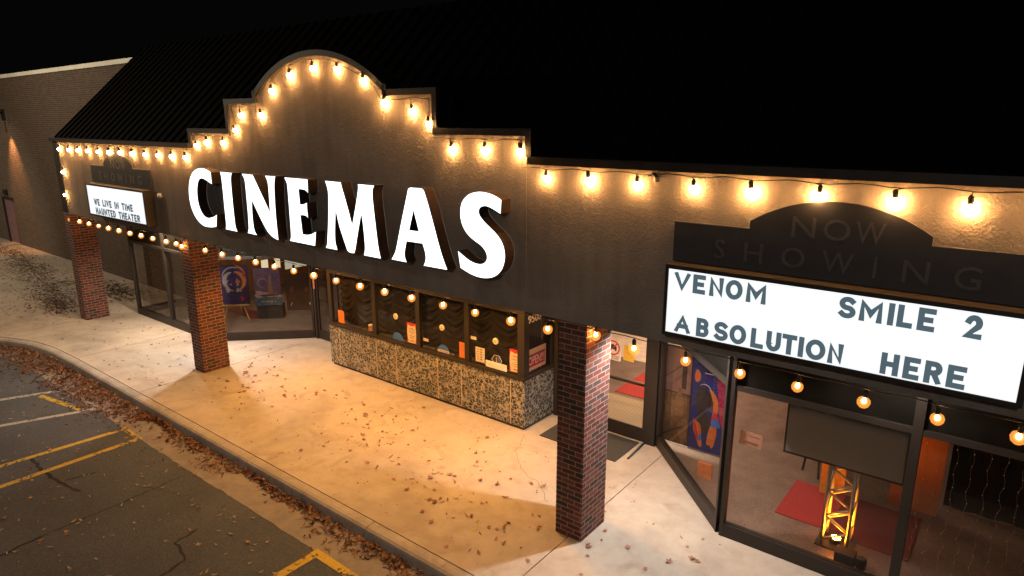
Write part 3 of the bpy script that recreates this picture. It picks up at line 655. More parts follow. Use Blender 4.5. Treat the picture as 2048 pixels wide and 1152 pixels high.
# ------------------------------------------------------------------ thick plastic sign letters drawn as strokes
def _arc(cx,cy,rx,ry,a0,a1,n=12): return [(cx+rx*math.cos(R(a0+(a1-a0)*i/n)),cy+ry*math.sin(R(a0+(a1-a0)*i/n))) for i in range(n+1)]
STROKES={'A':[[(0,0),(.5,1),(1,0)],[(.2,.32),(.8,.32)]],'V':[[(0,1),(.5,0),(1,1)]],'E':[[(1,1),(0,1),(0,0),(1,0)],[(0,.5),(.82,.5)]],'N':[[(0,0),(0,1),(1,0),(1,1)]],
'M':[[(0,0),(0,1),(.5,.32),(1,1),(1,0)]],'O':[_arc(.5,.5,.5,.5,90,450,24)],'B':[[(0,0),(0,1),(.55,1)]+_arc(.55,.76,.38,.24,90,-90,8)[1:]+[(0,.52)],[(.55,.52)]+_arc(.58,.26,.42,.26,90,-90,8)[1:]+[(0,0)]],
'S':[_arc(.5,.745,.47,.255,35,270,12)+_arc(.5,.245,.5,.245,88,-150,12)],'L':[[(0,1),(0,0),(1,0)]],'U':[[(0,1),(0,.38)]+_arc(.5,.38,.5,.38,180,360,12)+[(1,1)]],'T':[[(0,1),(1,1)],[(.5,1),(.5,0)]],
'I':[[(.5,0),(.5,1)]],'H':[[(0,0),(0,1)],[(1,0),(1,1)],[(0,.5),(1,.5)]],'R':[[(0,0),(0,1),(.6,1)]+_arc(.6,.74,.4,.26,90,-90,8)[1:]+[(0,.48)],[(.55,.48),(1,0)]],
'2':[_arc(.5,.7,.45,.3,160,-35,12)+[(0,0),(1,0)]],'W':[[(0,1),(.26,0),(.5,.75),(.74,0),(1,1)]],'D':[[(0,0),(0,1),(.4,1)]+_arc(.4,.5,.6,.5,90,-90,12)[1:]+[(0,0)]]}
def stroke_letter(s,ch,x0,x1,z0,z1,y,th,depth=.007):
    h=th/2
    if ch=='I': x0=(x0+x1)/2-h; x1=x0+2*h
    X=lambda p:Vector((x0+h+p[0]*(x1-x0-2*h),z0+h+p[1]*(z1-z0-2*h)))
    if ch=='I': X=lambda p:Vector(((x0+x1)/2,z0+h+p[1]*(z1-z0-2*h)))
    k=0
    for st in STROKES[ch]:
        P=[X(p) for p in st]; closed=(P[0]-P[-1]).length<1e-4
        if closed: P=P[:-1]
        n=len(P); L=[];Rr=[]
        for i,p in enumerate(P):
            a=P[i-1] if (i>0 or closed) else None; b=P[(i+1)%n] if (i<n-1 or closed) else None
            d1=(p-a).normalized() if a is not None else None; d2=(b-p).normalized() if b is not None else None
            if d1 is None: d1=d2; p=p-d2*h*.98
            if d2 is None: d2=d1; p=p+d1*h*.98
            n1=Vector((-d1.y,d1.x)); n2=Vector((-d2.y,d2.x)); mt=(n1+n2)
            if mt.length<.2: mt=n1
            mt.normalize(); kk=min(1.9,1/max(.3,mt.dot(n1)))
            L.append(p+mt*h*kk); Rr.append(p-mt*h*kk)
        clampx=lambda v:Vector((min(max(v.x,x0-.004),x1+.004),min(max(v.y,z0),z1)))
        L=[clampx(v) for v in L]; Rr=[clampx(v) for v in Rr]
        yf=y-depth-.00025*k; m=n if closed else n-1; k+=1
        vs=[(v.x,yf,v.y) for v in L]+[(v.x,yf,v.y) for v in Rr]+[(v.x,y,v.y) for v in L]+[(v.x,y,v.y) for v in Rr]
        fs=[]
        for i in range(m):
            j=(i+1)%n; fs+=[(n+i,n+j,j,i),(i,j,2*n+j,2*n+i),(3*n+i,3*n+j,n+j,n+i)]
        if not closed: fs+=[(0,2*n,3*n,n),(n-1,2*n-1,4*n-1,3*n-1)]
        s.add(vs,fs)
    return s

# ------------------------------------------------------------------ NOW SHOWING boards and letter signs
def now_board(x0,label,lm):
    xm=x0+1.57; W=3.14
    o=empty('header_board',(xm,0,3.95),label,'sign board','NOW SHOWING boards')
    a0,a1=x0+.79,x0+2.34; zb,zt=4.445,4.685; am=(a0+a1)/2; h=(a1-a0)/2; s_=zt-zb; rr=(h*h+s_*s_)/(2*s_)
    arc=[(a0+(a1-a0)*i/20,zt-rr+math.sqrt(max(0,rr*rr-(a0+(a1-a0)*i/20-am)**2))) for i in range(21)]
    P=[(x0,3.945),(x0,4.37),(a0,4.37)]+arc+[(a1,4.37),(x0+W,4.37),(x0+W,3.945)]
    b=MB(); b.prism(P,-.03,.0025); b.build('board',BOARD,o,bevel=.004)
    y=-.0305
    for ch,a,b_,zz in (('N',1.19,1.40,4.33),('O',1.47,1.70,4.33),('W',1.74,1.98,4.33),('S',.455,.56,4.03),('H',.76,.94,4.03),('O',1.12,1.335,4.03),('W',1.49,1.755,4.03),('I',1.92,1.945,4.03),('N',2.15,2.35,4.03),('G',2.53,2.72,4.03)):
        t=MB(); text_mesh(t,ch,x0+a,x0+b_,zz,zz+.195,y,.001); t.build('board_letter',lm,o)
now_board(1.06,'dark arched NOW SHOWING board above the sign for VENOM ABSOLUTION',BOARDLET); now_board(-14.28,'dark arched NOW SHOWING board above the sign for HAUNTED THEATER',BOARDLET_LIT)
def letter_sign(x0,label,rows,sh=.2):
    W=3.12; o=empty('marquee_sign',(x0+W/2,0,3.16),label,'marquee sign','lit letter signs')
    c=MB(); z0,z1,d=3.165,3.938,-.22
    c.box(x0,d,z1-.042,x0+W,.0025,z1); c.box(x0,d,z0,x0+W,.0025,z0+.038); c.box(x0,d,z0+.038,x0+.035,.0025,z1-.042); c.box(x0+W-.045,d,z0+.038,x0+W,.0025,z1-.042)
    c.box(x0+.036,-.05,z0+.039,x0+W-.046,.0025,z1-.043)
    c.build('cabinet',CAB,o)
    p=MB(); p.quad((x0+.0355,d+.012,z0+.0385),(x0+W-.0455,d+.012,z0+.0385),(x0+W-.0455,d+.012,z1-.0425),(x0+.0355,d+.012,z1-.0425)); p.build('light_panel',SIGNFACE,o)
    for ch,a,b,zb in rows:
        m=MB(); stroke_letter(m,ch,a,b,zb,zb+sh,d+.011,sh*.235); m.build('letter',SIGNLET,o)
RR=[('V',1.178,1.356,3.672),('E',1.386,1.519,3.672),('N',1.562,1.706,3.672),('O',1.73,1.899,3.672),('M',1.936,2.129,3.672),
('A',1.21,1.388,3.22),('B',1.453,1.588,3.22),('S',1.643,1.790,3.22),('O',1.806,1.973,3.22),('L',2.02,2.144,3.22),('U',2.171,2.308,3.22),('T',2.318,2.453,3.22),('I',2.474,2.514,3.22),('O',2.537,2.71,3.22),('N',2.732,2.860,3.22),
('S',2.774,2.918,3.67),('M',2.946,3.131,3.67),('I',3.174,3.215,3.67),('L',3.242,3.361,3.67),('E',3.395,3.524,3.67),('2',3.723,3.852,3.67),
('H',3.168,3.31,3.22),('E',3.344,3.468,3.22),('R',3.502,3.63,3.22),('E',3.665,3.799,3.22)]
letter_sign(1.075,'lit white sign reading VENOM ABSOLUTION and SMILE 2 HERE',RR)
def spaced(txt,x0,x1,z):
    wd={'I':.35,' ':.75,'M':1.25,'W':1.35,'N':1.05,'O':1.15,'L':.8,'E':.85}; tot=sum(wd.get(c,1) for c in txt)+.28*(len(txt)-1); k=(x1-x0)/tot; x=x0; out=[]
    for c in txt:
        w=wd.get(c,1)*k
        if c!=' ': out.append((c,x,x+w,z))
        x+=w+.28*k
    return out
letter_sign(-14.235,'lit white sign reading WE LIVE IN TIME and HAUNTED THEATER',spaced('WE LIVE IN TIME',-13.87,-11.76,3.43)+spaced('HAUNTED THEATER',-13.83,-11.46,3.215),.165)
s=MB(); s.lathe((-10.78,-.06,3.84),[(0,0),(.05,0),(.06,.02),(.06,.05),(.03,.088)],14,'y')
tag(s.build('round_fixture',plain('pale_fixture',(.45,.47,.47),.4),loc=(-10.78,-.02,3.84)),'small pale round fixture on the wall beside the HAUNTED THEATER sign','fixture')
s=MB(); s.box(.76,-.012,4.80,.81,.0025,4.86); s.mat(1); s.beam((.785,-.01,4.82),(.87,-.10,4.80),.05,.05); s.beam((.80,-.01,4.84),(.72,-.02,4.83),.02,.02)
tag(s.build('eave_camera',[BLACK,BLACK],loc=(.785,0,4.8)),'small dark camera under the eave right of the stepped gable','camera')

# ------------------------------------------------------------------ string lights
def proto_bulb(mat_,core,outer):
    s=MB(); s.lathe((0,0,0),[(.004,-core*1.2),(core*.65,-core),(core*.95,-core*.5),(core,.0),(core*.85,core*.6),(.009,.03)],10)
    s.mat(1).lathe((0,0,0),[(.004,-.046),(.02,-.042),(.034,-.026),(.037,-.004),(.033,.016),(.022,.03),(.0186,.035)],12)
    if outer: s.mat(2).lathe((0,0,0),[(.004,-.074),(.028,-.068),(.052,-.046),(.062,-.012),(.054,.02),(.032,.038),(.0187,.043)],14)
    me=s.build('light_bulb',[mat_,HALO,HALO2]); s=MB(); s.lathe((0,0,0),[(.019,.034),(.023,.05),(.023,.095),(.014,.105),(.006,.112)],10); so=s.build('socket',BLACK)
    return me,so
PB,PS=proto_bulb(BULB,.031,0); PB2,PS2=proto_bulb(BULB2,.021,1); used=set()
def light_string(name,label,bulbs,path,sag=.02,src=(PB,PS)):
    """bulbs: (x,y,z); path: polyline the cord follows"""
    o=empty(name,path[0],label,'string lights','warm bulb strings')
    L=[]
    for a,b in zip(path,path[1:]):
        a=Vector(a);b=Vector(b); n=max(1,int((b-a).length/.12))
        for i in range(n):
            t=i/n; p=a+(b-a)*t; ph=(p.x+p.z)/.6*2*PI
            L.append(p+Vector((0,-.004*math.sin(ph*1.3),-.5*sag*(1+math.sin(ph)))))
    L.append(Vector(path[-1]))
    c=MB(); c.tube(L,.0055,5)
    for (x,y,z) in bulbs:
        top=Vector((x,y,z+.098)); q=min(L,key=lambda p:abs(p.x-x)*3+abs(p.z-top.z)+(10 if p.z<top.z-.02 else 0))
        c.tube([top,Vector((x,y,(top.z+q.z)/2)),q],.005,4)
    c.build('cord',CORD,o)
    for (x,y,z) in bulbs:
        if src[0].name not in used: b,s=src; used.add(src[0].name)
        else: b=src[0].copy(); s=src[1].copy(); C.objects.link(b); C.objects.link(s)
        b.parent=o; b.location=Vector((x,y,z))-o.location; s.parent=b; s.location=(0,0,0)
        b.rotation_euler=(rng.uniform(-.12,.12),rng.uniform(-.14,.14),rng.uniform(0,6)); q=rng.uniform(.9,1.08); b.scale=(q,q,q)
UBX=[(-15.46,4.695),(-14.88,4.70),(-14.28,4.70),(-13.66,4.695),(-13.05,4.695),(-12.46,4.705),(-11.83,4.70),(-11.2,4.70),(-10.6,4.705),(-10.0,4.70),(-9.42,4.695),(-8.94,4.94),(-8.53,5.01),(-7.93,5.013),(-7.464,5.242),(-7.233,5.5),(-6.6,5.498),(-6.214,5.882),(-5.666,6.106),(-5.046,6.192),(-4.459,6.151),(-3.878,5.967),(-3.44,5.653),(-2.882,5.525),(-2.56,5.36),(-2.155,5.033),(-1.58,5.041),(-1.0,5.033),(-.616,4.732),(-.015,4.735),(.596,4.725),(1.242,4.721),(1.842,4.724),(2.455,4.727),(3.08,4.718),(3.62,4.705),(4.22,4.71),(4.83,4.71),(5.43,4.71),(6.04,4.71)]
YU=-.044
path=[(-16.28,-.02,4.865),(-9.12,-.02,4.865),(-9.11,-.045,5.145),(-7.66,-.045,5.145),(-7.65,-.045,5.665),(-6.71,-.045,5.665),(-6.70,-.045,5.79)]+[(-5.105+(x+5.105)*.98,-.045,z-.035) for x,z in ARC[1:-1:2]]+[(-3.50,-.045,5.71),(-2.54,-.045,5.71),(-2.53,-.045,5.19),(-.97,-.045,5.185),(-.96,-.045,4.86),(7.6,-.02,4.862)]
light_string('string_light','warm bulb string following the stepped gable and the eaves',[(x,YU,z) for x,z in UBX],path,.022)
light_string('string_light','short warm bulb string running down the left end of the facade',[(-16.13,YU,4.70),(-16.12,YU,4.112),(-16.25,YU,3.506)],[(-16.24,-.03,4.84),(-16.25,-.03,4.2),(-16.29,-.03,3.6),(-16.3,-.03,3.03)],.01)
LBX=[-16.36,-15.72,-15.11,-14.5,-13.91,-13.31,-12.7,-12.11,-11.53,-10.88,-10.42,-10.0,-9.19,-8.53,-7.94,-7.32,-6.7,-6.1,-5.52,-4.905,-4.29,-3.70,-3.1,-2.445,-1.83,-1.2,-.60,.065,.625,1.26,1.866,2.445,3.045,3.636,4.22,4.83,5.43,5.9]
def lz(x): return 2.835
light_string('string_light','warm bulb string hanging under the bottom edge of the facade, above the pillars',[(x,(.03 if not -.1<x<.2 else .10) if not (-10.2<x<-9.7) else -.06,2.835 if not 0<x<.1 else 2.87) for x in LBX],[(-16.3,-.012,2.985),(-9.2,-.012,2.985),(-9.1,-.022,2.985),(7.6,-.022,2.985)],.012,(PB2,PS2))

# ------------------------------------------------------------------ things in the lobby, seen through the glass
def local(s,org,rot): return s.xform(Matrix.Translation(org)@Matrix.Rotation(rot,4,'Z'))
def ring(s,cx,cz,r0,r1,a0,a1,y,n=18):
    vs=[]
    for i in range(n+1):
        a=a0+(a1-a0)*i/n; w=math.sin(PI*i/n)**.6
        rm=(r0+r1)/2; hw=(r1-r0)/2*max(.1,w)
        vs+=[(cx+(rm-hw)*math.cos(a),y,cz+(rm-hw)*math.sin(a)),(cx+(rm+hw)*math.cos(a),y,cz+(rm+hw)*math.sin(a))]
    s.add(vs,[(2*i,2*i+1,2*i+3,2*i+2) for i in range(n)])
def blob(s,cx,cz,rx,rz,y,n=18,wob=.12,rot=0):
    ph=rng.uniform(0,6); vs=[]
    for i in range(n):
        a=2*PI*i/n; k=1+wob*math.sin(3*a+ph)+wob*.6*math.sin(5*a+2*ph)
        x,z=rx*k*math.cos(a),rz*k*math.sin(a); vs.append((cx+x*math.cos(rot)-z*math.sin(rot),y,cz+x*math.sin(rot)+z*math.cos(rot)))
    s.add(vs,[tuple(range(n))])
W_=.75; H_=1.12
s=MB(); s.box(0,0,.46,W_,.02,.46+H_); y=-.002
s.mat(1); s.box(.02,y,.48,W_-.02,y+.001,.46+H_-.05)
s.mat(2); ring(s,.37,1.12,.2,.31,PI*.55,PI*1.35,y-.001)
s.mat(3); ring(s,.38,1.12,.2,.32,-PI*.35,PI*.5,y-.001); s.mat(4); ring(s,.40,1.1,.22,.27,-PI*.45,PI*.25,y-.002)
s.mat(5); blob(s,.3,1.1,.12,.14,y-.001); s.mat(2); ring(s,.36,1.22,.27,.31,PI*.35,PI*1.0,y-.0012); ring(s,.33,1.02,.15,.2,PI*.7,PI*1.25,y-.0013); s.mat(3); ring(s,.36,1.25,.29,.34,PI*.05,PI*.45,y-.0014); blob(s,.46,1.12,.06,.05,y-.0016,wob=.4); s.mat(4); blob(s,.28,1.03,.03,.03,y-.0016,wob=.3); s.mat(2); blob(s,.46,1.04,.03,.05,y-.0018,wob=.4); s.mat(2); blob(s,.22,.86,.09,.05,y-.002,wob=.35); blob(s,.47,.86,.07,.045,y-.002,wob=.35)
s.mat(6); s.box(.16,y-.002,.58,.5,y-.001,.65); s.mat(7); blob(s,.55,.62,.045,.055,y-.002)
local(s,(-13.24,2.37,0),R(45))
PM=[INK,artmat('poster_dusk_blue',[(.02,.015,.06),(.05,.03,.14),(.03,.02,.05)],3),artmat('poster_pale_swirl',[(.25,.27,.33),(.6,.58,.55)],9),artmat('poster_ember',[(.35,.05,.03),(.6,.2,.03),(.2,.04,.06)],6),artmat('poster_gold',[(.7,.38,.05),(.5,.2,.03)],8),artmat('poster_deep_blue',[(.03,.04,.25),(.06,.04,.2)],7),plain('poster_title_blue',(.03,.05,.22),.6),RED]
tag(s.build('film_poster',PM,loc=(-13.0,2.6,.46)),'dark blue poster with a pale and orange swirl on an easel behind the glass','poster')
e=MB(); t=[(-.02,-.06,.44),(W_+.0,-.06,.44)]; e.beam((.02,-.03,.44),(W_-.02,-.03,.44),.07,.02); e.beam((.12,.03,.42),(.02,-.02,.012),.025,.025); e.beam((W_-.2,.03,.42),(W_-.02,-.15,.012),.022,.022); e.beam((W_/2,.05,1.3),(W_/2,.5,.012),.025,.025); e.beam((.1,.03,.44),(W_/2-.03,.045,1.5),.022,.022); e.beam((W_-.1,.03,.44),(W_/2+.03,.045,1.5),.022,.022)
local(e,(-13.24,2.37,0),R(45)); tag(e.build('easel',plain('easel_wood',(.4,.25,.08),.6),loc=(-13.0,2.7,0)),'light wooden easel carrying the dark blue poster','easel')
s=MB(); s.box(0,0,.39,.73,.02,1.475); s.mat(1); s.box(.01,y,.62,.72,y+.001,1.465); s.mat(2); s.box(.01,y-.0005,.40,.72,y+.0005,.66)
s.mat(3); blob(s,.2,.72,.22,.09,y-.0015,wob=.25); blob(s,.55,.68,.2,.05,y-.0015,wob=.3)
s.mat(4); s.prism([(.36,.72),(.40,1.2),(.47,1.3),(.5,.75)],y-.003,y-.002); s.mat(5); s.prism([(.12,.7),(.2,.66),(.6,.68),(.72,.78),(.6,.73),(.3,.72)],y-.004,y-.003); s.mat(6); ring(s,.24,1.05,.1,.15,0,PI*1.6,y-.002)
s.mat(7); text_mesh(s,'MOANA 2',.17,.57,.485,.545,y-.002,.001)
local(s,(-12.61,2.99,0),R(45))
PM2=[INK,artmat('poster_violet_sky',[(.07,.05,.13),(.2,.12,.22),(.1,.07,.15),(.3,.2,.25)],5),artmat('poster_sea',[(.02,.06,.13),(.05,.16,.28),(.3,.36,.4)],8),artmat('poster_foam',[(.3,.3,.38),(.55,.45,.5)],10),artmat('poster_sail',[(.4,.25,.2),(.25,.14,.14)],8),plain('poster_hull',(.12,.05,.04),.6),artmat('poster_haze',[(.2,.17,.28),(.3,.25,.33)],8),WHITE]
tag(s.build('film_poster',PM2,loc=(-12.4,3.2,.39)),'violet and sea blue poster lettered MOANA 2 behind the glass','poster')
s=MB(); s.box(.02,.03,.006,.71,.4,.385); local(s,(-12.61,2.99,0),R(45)); tag(s.build('display_stand',plain('dark_stand',(.03,.028,.025),.6),loc=(-12.4,3.3,0),bevel=.01),'dark box stand under the violet and sea blue poster','stand')
s=MB(); s.box(0,0,.25,.72,.02,1.32); s.mat(1); s.box(.01,y,.27,.71,y+.001,1.31); s.mat(2); blob(s,.16,.86,.055,.085,y-.002,wob=.05); blob(s,.56,.84,.05,.085,y-.002,wob=.05); s.mat(3); blob(s,.16,.66,.1,.09,y-.001); blob(s,.56,.66,.09,.09,y-.001); s.mat(4); s.prism([(.1,.4),(.15,.49),(.165,.485),(.115,.395)],y-.002,y-.001); s.prism([(.6,.47),(.64,.40),(.66,.41),(.63,.47)],y-.002,y-.001)
local(s,(-11.95,3.55,0),R(45))
tag(s.build('film_poster',[INK,artmat('poster_dark_red',[(.02,.013,.01),(.06,.025,.015),(.03,.02,.015)],6),artmat('poster_dim_face',[(.2,.09,.045),(.1,.04,.02)],9),artmat('poster_coat',[(.1,.03,.02),(.05,.02,.015)],9),WHITE],loc=(-11.7,3.8,.25)),'very dark reddish poster near the inner end of the left splayed window','poster')
tag(sheet('paper_notice','x','notice',-9.86,-9.80,1.32,1.55,[plain('orange_sticker',(.6,.14,.04),.7)],y=3.0),'small orange paper on the door frame left of the ticket booth','notice')
def rug(name,label,x0,y0,x1,y1,m,z=.010,cat='carpet'):
    s=MB(); s.box(x0,y0,z-.003,x1,y1,z+.008); return tag(s.build(name,m,loc=((x0+x1)/2,(y0+y1)/2,z)),label,cat)
rug('red_carpet','red carpet on the lobby floor behind the poster easel',-14.3,2.95,-12.7,3.4,CARPET2)
rug('red_carpet','bright red carpet runner inside the doors right of the booth',-2.16,4.7,-.6,6.4,CARPET)
rug('ribbed_mat','pale ribbed entrance mat just inside the doors right of the booth',-2.3,3.45,-.62,4.56,RIB,cat='mat')
rug('red_carpet','left part of the red carpet in the right shop, coloured as lit',1.8,2.28,2.5,3.37,CARPET)
rug('red_carpet','rest of that red carpet under and right of the truss, coloured as shaded',2.505,2.2,3.47,3.37,CARPET2)  # same carpet as the piece before, its shade painted as a darker red
s=MB(); s.box(-2.22,2.14,.003,-.70,2.98,.014); mt=tag(s.build('door_mat',MATT,loc=(-1.4,2.5,0)),'dark ribbed door mat outside the doors right of the booth','mat')
s=MB(); s.beam((-.62,3.0,.016),(-.58,2.35,.016),.03,.02); tag(s.build('loose_strip',BLACK,loc=(-.6,2.7,.005)),'thin dark strip lying beside the door mat','strip')
# television on a lit truss
tr=empty('truss_stand',(2.65,2.02,0),'square metal truss column lit amber from its foot inside the right window','truss')
TM=plain('truss_metal',(.42,.39,.36),.45,.25,var=.05); AMB=glow('amber_lamp',(1.,.27,.008),1500)
tx0,tx1,ty0,ty1=2.50,2.80,1.93,2.21
m=MB()
for x in (tx0,tx1):
    for yy in (ty0,ty1): m.tube([(x,yy,.02),(x,yy,1.52)],.022,8)
m.build('upright',TM,tr)
m=MB(); n=4
for q,yy in enumerate((ty0,ty1)):
    for i in range(n):
        za,zb=.08+1.4*i/n,.08+1.4*(i+1)/n; zm=(za+zb)/2
        if q==0: m.tube([(tx0,yy,za),(tx1,yy,zm)],.014,6); m.tube([(tx1,yy,zm),(tx0,yy,zb)],.014,6)
        else: m.tube([(tx1,yy,za),(tx0,yy,zm)],.014,6); m.tube([(tx0,yy,zm),(tx1,yy,zb)],.014,6)
for x in (tx0,tx1):
    for i in range(n):
        za=.08+1.4*i/n; m.tube([(x,ty0,za),(x,ty1,za+.17)],.012,6)
m.build('lattice',TM,tr)
m=MB(); m.box(tx0-.07,ty0-.07,.008,tx1+.07,ty1+.07,.022); m.box(tx0-.03,ty0-.03,1.52,tx1+.03,ty1+.03,1.535); m.build('base_plate',BLACK,tr)
up=MB(); up.lathe((2.65,2.04,.023),[(.07,0),(.075,.05),(.06,.07)],14); ul=tag(up.build('floor_uplight',BLACK,loc=(2.65,2.04,.022)),'small amber floor lamp standing inside the foot of the truss','lamp')
q=MB(); q.disc((2.65,2.04,.096),.055,14,'z'); q.build('lens',AMB,ul)
tv=empty('television',(2.63,1.88,1.2),'large dark flat television on the truss behind the right window','television')
m=MB(); m.box(1.93,1.84,1.18,3.328,1.885,1.885); m.build('casing',BLACK,tv,bevel=.006)
m=MB(); m.quad((1.955,1.837,1.212),(3.303,1.837,1.212),(3.303,1.837,1.862),(1.955,1.837,1.862)); m.build('screen',plain('screen_glass',(.24,.24,.24),.35,var=.03),tv)
MB().box(2.5,1.886,1.3,2.8,1.905,1.6).build('wall_mount',BLACK,tv)
s=MB(); s.box(3.02,3.55,.01,3.62,3.59,1.26); tag(s.build('display_board',plain('orange_board',(.42,.16,.06),.8,var=.12),loc=(3.3,3.57,.01)),'plain orange board standing right of the television','board')
s=MB(); s.box(2.16,3.2,.03,2.29,3.21,.9); s.box(2.33,3.12,.2,2.5,3.13,1.0); tag(s.build('hanging_banner',plain('amber_cloth',(.6,.3,.04),.8,var=.3,scale=12),loc=(2.2,3.2,.03)),'yellow cloth hanging behind the lit truss','banner')
s=MB(); nx=160; vs=[]
for i in range(nx+1):
    x=3.66+4.4*i/nx; yy=3.95+.02*math.sin(x*19)+.006*math.sin(x*61)
    vs+=[(x,yy,.02),(x,yy,2.95)]
s.add(vs,[(2*i,2*i+2,2*i+3,2*i+1) for i in range(nx)],True); tag(s.build('dark_curtain',CURT,loc=(5.8,3.95,.02)),'dark pleated curtain behind the fairy light strands','curtain')
for i in range(8):
    x=3.50+.145*i; s=MB(); P=[]
    for j in range(27):
        z=2.05-j*.075; P.append((x+.012*math.sin(j*1.7+i)+.01*j*rng.uniform(-.1,.1),1.62+.01*math.cos(j*1.3+i*2),z))
    s.tube(P,.0018,3); s.mat(1)
    for p in P[::2]:
        s.lathe((p[0],p[1],p[2]),[(0,-.006),(.005,0),(0,.006)],5)
    tag(s.build('fairy_light',[plain('copper_wire',(.3,.18,.1),.4,.6) if i==0 else bpy.data.materials['copper_wire'],glow('fairy_glow',(1,.55,.3),.4) if i==0 else bpy.data.materials['fairy_glow']],loc=(x,1.62,2.05)),'thin strand of fairy lights hanging inside the right shop window','fairy lights','fairy light strands')
s=MB()
for x,yy in ((1.78,3.75),(2.05,3.6),(2.3,4.2),(1.95,4.3)): s.beam((x,yy,.01),(x+.06*(1 if x<2 else -1),yy+.12,.72),.025,.025)
s.box(1.7,3.6,.72,2.45,4.4,.75); tag(s.build('folding_table',BLACK,loc=(2.05,4,0)),'dark table with thin legs behind the television','table')
s=MB(); s.box(2.72,1.62,.012,2.95,1.80,.16); s.lathe((3.02,1.7,.012),[(.06,0),(.06,.13),(.05,.14)],10); tag(s.build('power_box',BLACK,loc=(2.8,1.7,.01),bevel=.008),'small black equipment box on the floor beside the truss foot','box')
s=MB(); s.lathe((3.1,1.58,.03),[(0,-.03),(.03,-.02),(.035,0),(.03,.02),(0,.03)],10); tag(s.build('paper_cup',PAPER,loc=(3.1,1.58,.01)),'small pale round object on the shop floor near the window','cup')
sheet('paper_notice','salmon coloured printed paper taped inside the right shop window','notice',1.51,1.79,1.37,1.565,[PINK,BROWNINK],lines(1.57,1.76,[1.51,1.425,1.41],.006),y=1.345,tilt=R(3))
# notices on the entrance door
def nosign(s,y):
    s.mat(1); 
    vs=[];n=28
    for i in range(n):
        a=2*PI*i/n; vs+=[(-1.31+.135*math.cos(a),y,1.60+.135*math.sin(a)),(-1.31+.11*math.cos(a),y,1.60+.11*math.sin(a))]
    s.add(vs,[(2*i,2*((i+1)%n),2*((i+1)%n)+1,2*i+1) for i in range(n)])
    s.beam((-1.40,y,1.51),(-1.22,y,1.69),.02,.002,(0,1,0)); s.mat(2); s.box(-1.38,y+.001,1.57,-1.26,y+.002,1.62); s.box(-1.35,y+.001,1.62,-1.29,y+.002,1.66); s.box(-1.27,y+.001,1.545,-1.24,y+.002,1.63)
    text_mesh(s,'NO BAGS',-1.43,-1.19,1.435,1.462,y+.001,.001); text_mesh(s,'ALLOWED',-1.43,-1.19,1.395,1.422,y+.001,.001)
sheet('warning_sign','white sign with red crossed circle on the door glass','sign',-1.46,-1.155,1.375,1.76,[WHITE,RED,INK],nosign,y=3.03)
sheet('paper_notice','yellow paper on the door glass beside the red crossed circle sign','notice',-1.1,-.895,1.42,1.69,[YELLOW,BROWNINK],lines(-1.06,-.93,[1.64,1.6,1.56],.006),y=3.03,tilt=R(2))
# cardboard displays behind the right splayed window
s=MB(); s.box(-.40,3.2,.10,.075,3.23,1.82); yy=3.198
s.mat(1); s.box(-.39,yy,1.02,.065,yy+.001,1.8); s.mat(2); s.box(-.39,yy,.12,.065,yy+.001,1.0); s.mat(3)
for x,z,rx,rz in ((-.27,.72,.08,.22),(-.12,.82,.09,.25),(-.03,.36,.085,.24)): blob(s,x,z,rx,rz,yy-.001,wob=.15)
s.mat(4); s.beam((-.39,yy-.002,.2),(-.05,yy-.002,.42),.03,.002,(0,1,0)); s.beam((-.39,yy-.002,1.25),(-.1,yy-.002,1.5),.014,.002,(0,1,0)); s.box(-.09,yy-.002,1.1,-.01,yy-.001,1.62)
tag(s.build('cardboard_display',[INK,artmat('print_mauve',[(.22,.12,.11),(.32,.19,.16)],4),artmat('print_umber',[(.06,.035,.02),(.22,.13,.07)],5),artmat('print_pale_figure',[(.3,.18,.11),(.14,.08,.05)],9),plain('print_dark_pole',(.05,.035,.03),.7)],loc=(-.16,3.2,.1)),'brown and mauve cardboard display left of the blue and orange one','display')
s=MB(); s.box(.09,3.17,.09,.98,3.2,1.92); yy=3.168
s.mat(1); s.box(.1,yy,.1,.97,yy+.001,1.91); s.mat(2); s.prism([(.66,1.9),(.97,1.9),(.97,.5),(.84,.7),(.72,1.3)],yy-.001,yy-.0005)
s.mat(3); blob(s,.42,1.02,.23,.2,yy-.002,wob=.1); blob(s,.44,.62,.19,.2,yy-.0025,wob=.1)
s.mat(4); blob(s,.23,1.40,.075,.11,yy-.003,wob=.06); ring(s,.40,.92,.26,.38,-PI*.25,PI*.36,yy-.003); blob(s,.33,.42,.085,.24,yy-.003,wob=.15,rot=.35); blob(s,.68,.46,.10,.26,yy-.003,wob=.15,rot=-.2); s.mat(5); blob(s,.27,.46,.035,.2,yy-.004,rot=.35); blob(s,.72,.72,.09,.12,yy-.0035); s.mat(6); blob(s,.74,.66,.11,.08,yy-.004,wob=.2); blob(s,.38,.34,.045,.06,yy-.004,wob=.2)
s.mat(7); ring(s,.42,1.08,.20,.212,PI*.15,PI*.7,yy-.004); s.box(.40,yy-.004,1.47,.62,yy-.003,1.485)
s.v=[(.09+(x-.09)*.68,y,z) for x,y,z in s.v]
tag(s.build('cardboard_display',[INK,artmat('print_blue',[(.012,.018,.10),(.02,.035,.2),(.05,.02,.13)],2.5),artmat('print_magenta',[(.5,.02,.06),(.3,.02,.1),(.55,.04,.03)],2.5),artmat('print_black_suit',[(.02,.02,.025),(.05,.045,.05)],12),artmat('print_orange',[(.62,.24,.04),(.5,.1,.03)],8),RED,BLUE,WHITE],loc=(.5,3.2,.09)),'tall cardboard display printed in blue, black and orange behind the right splayed window','display')
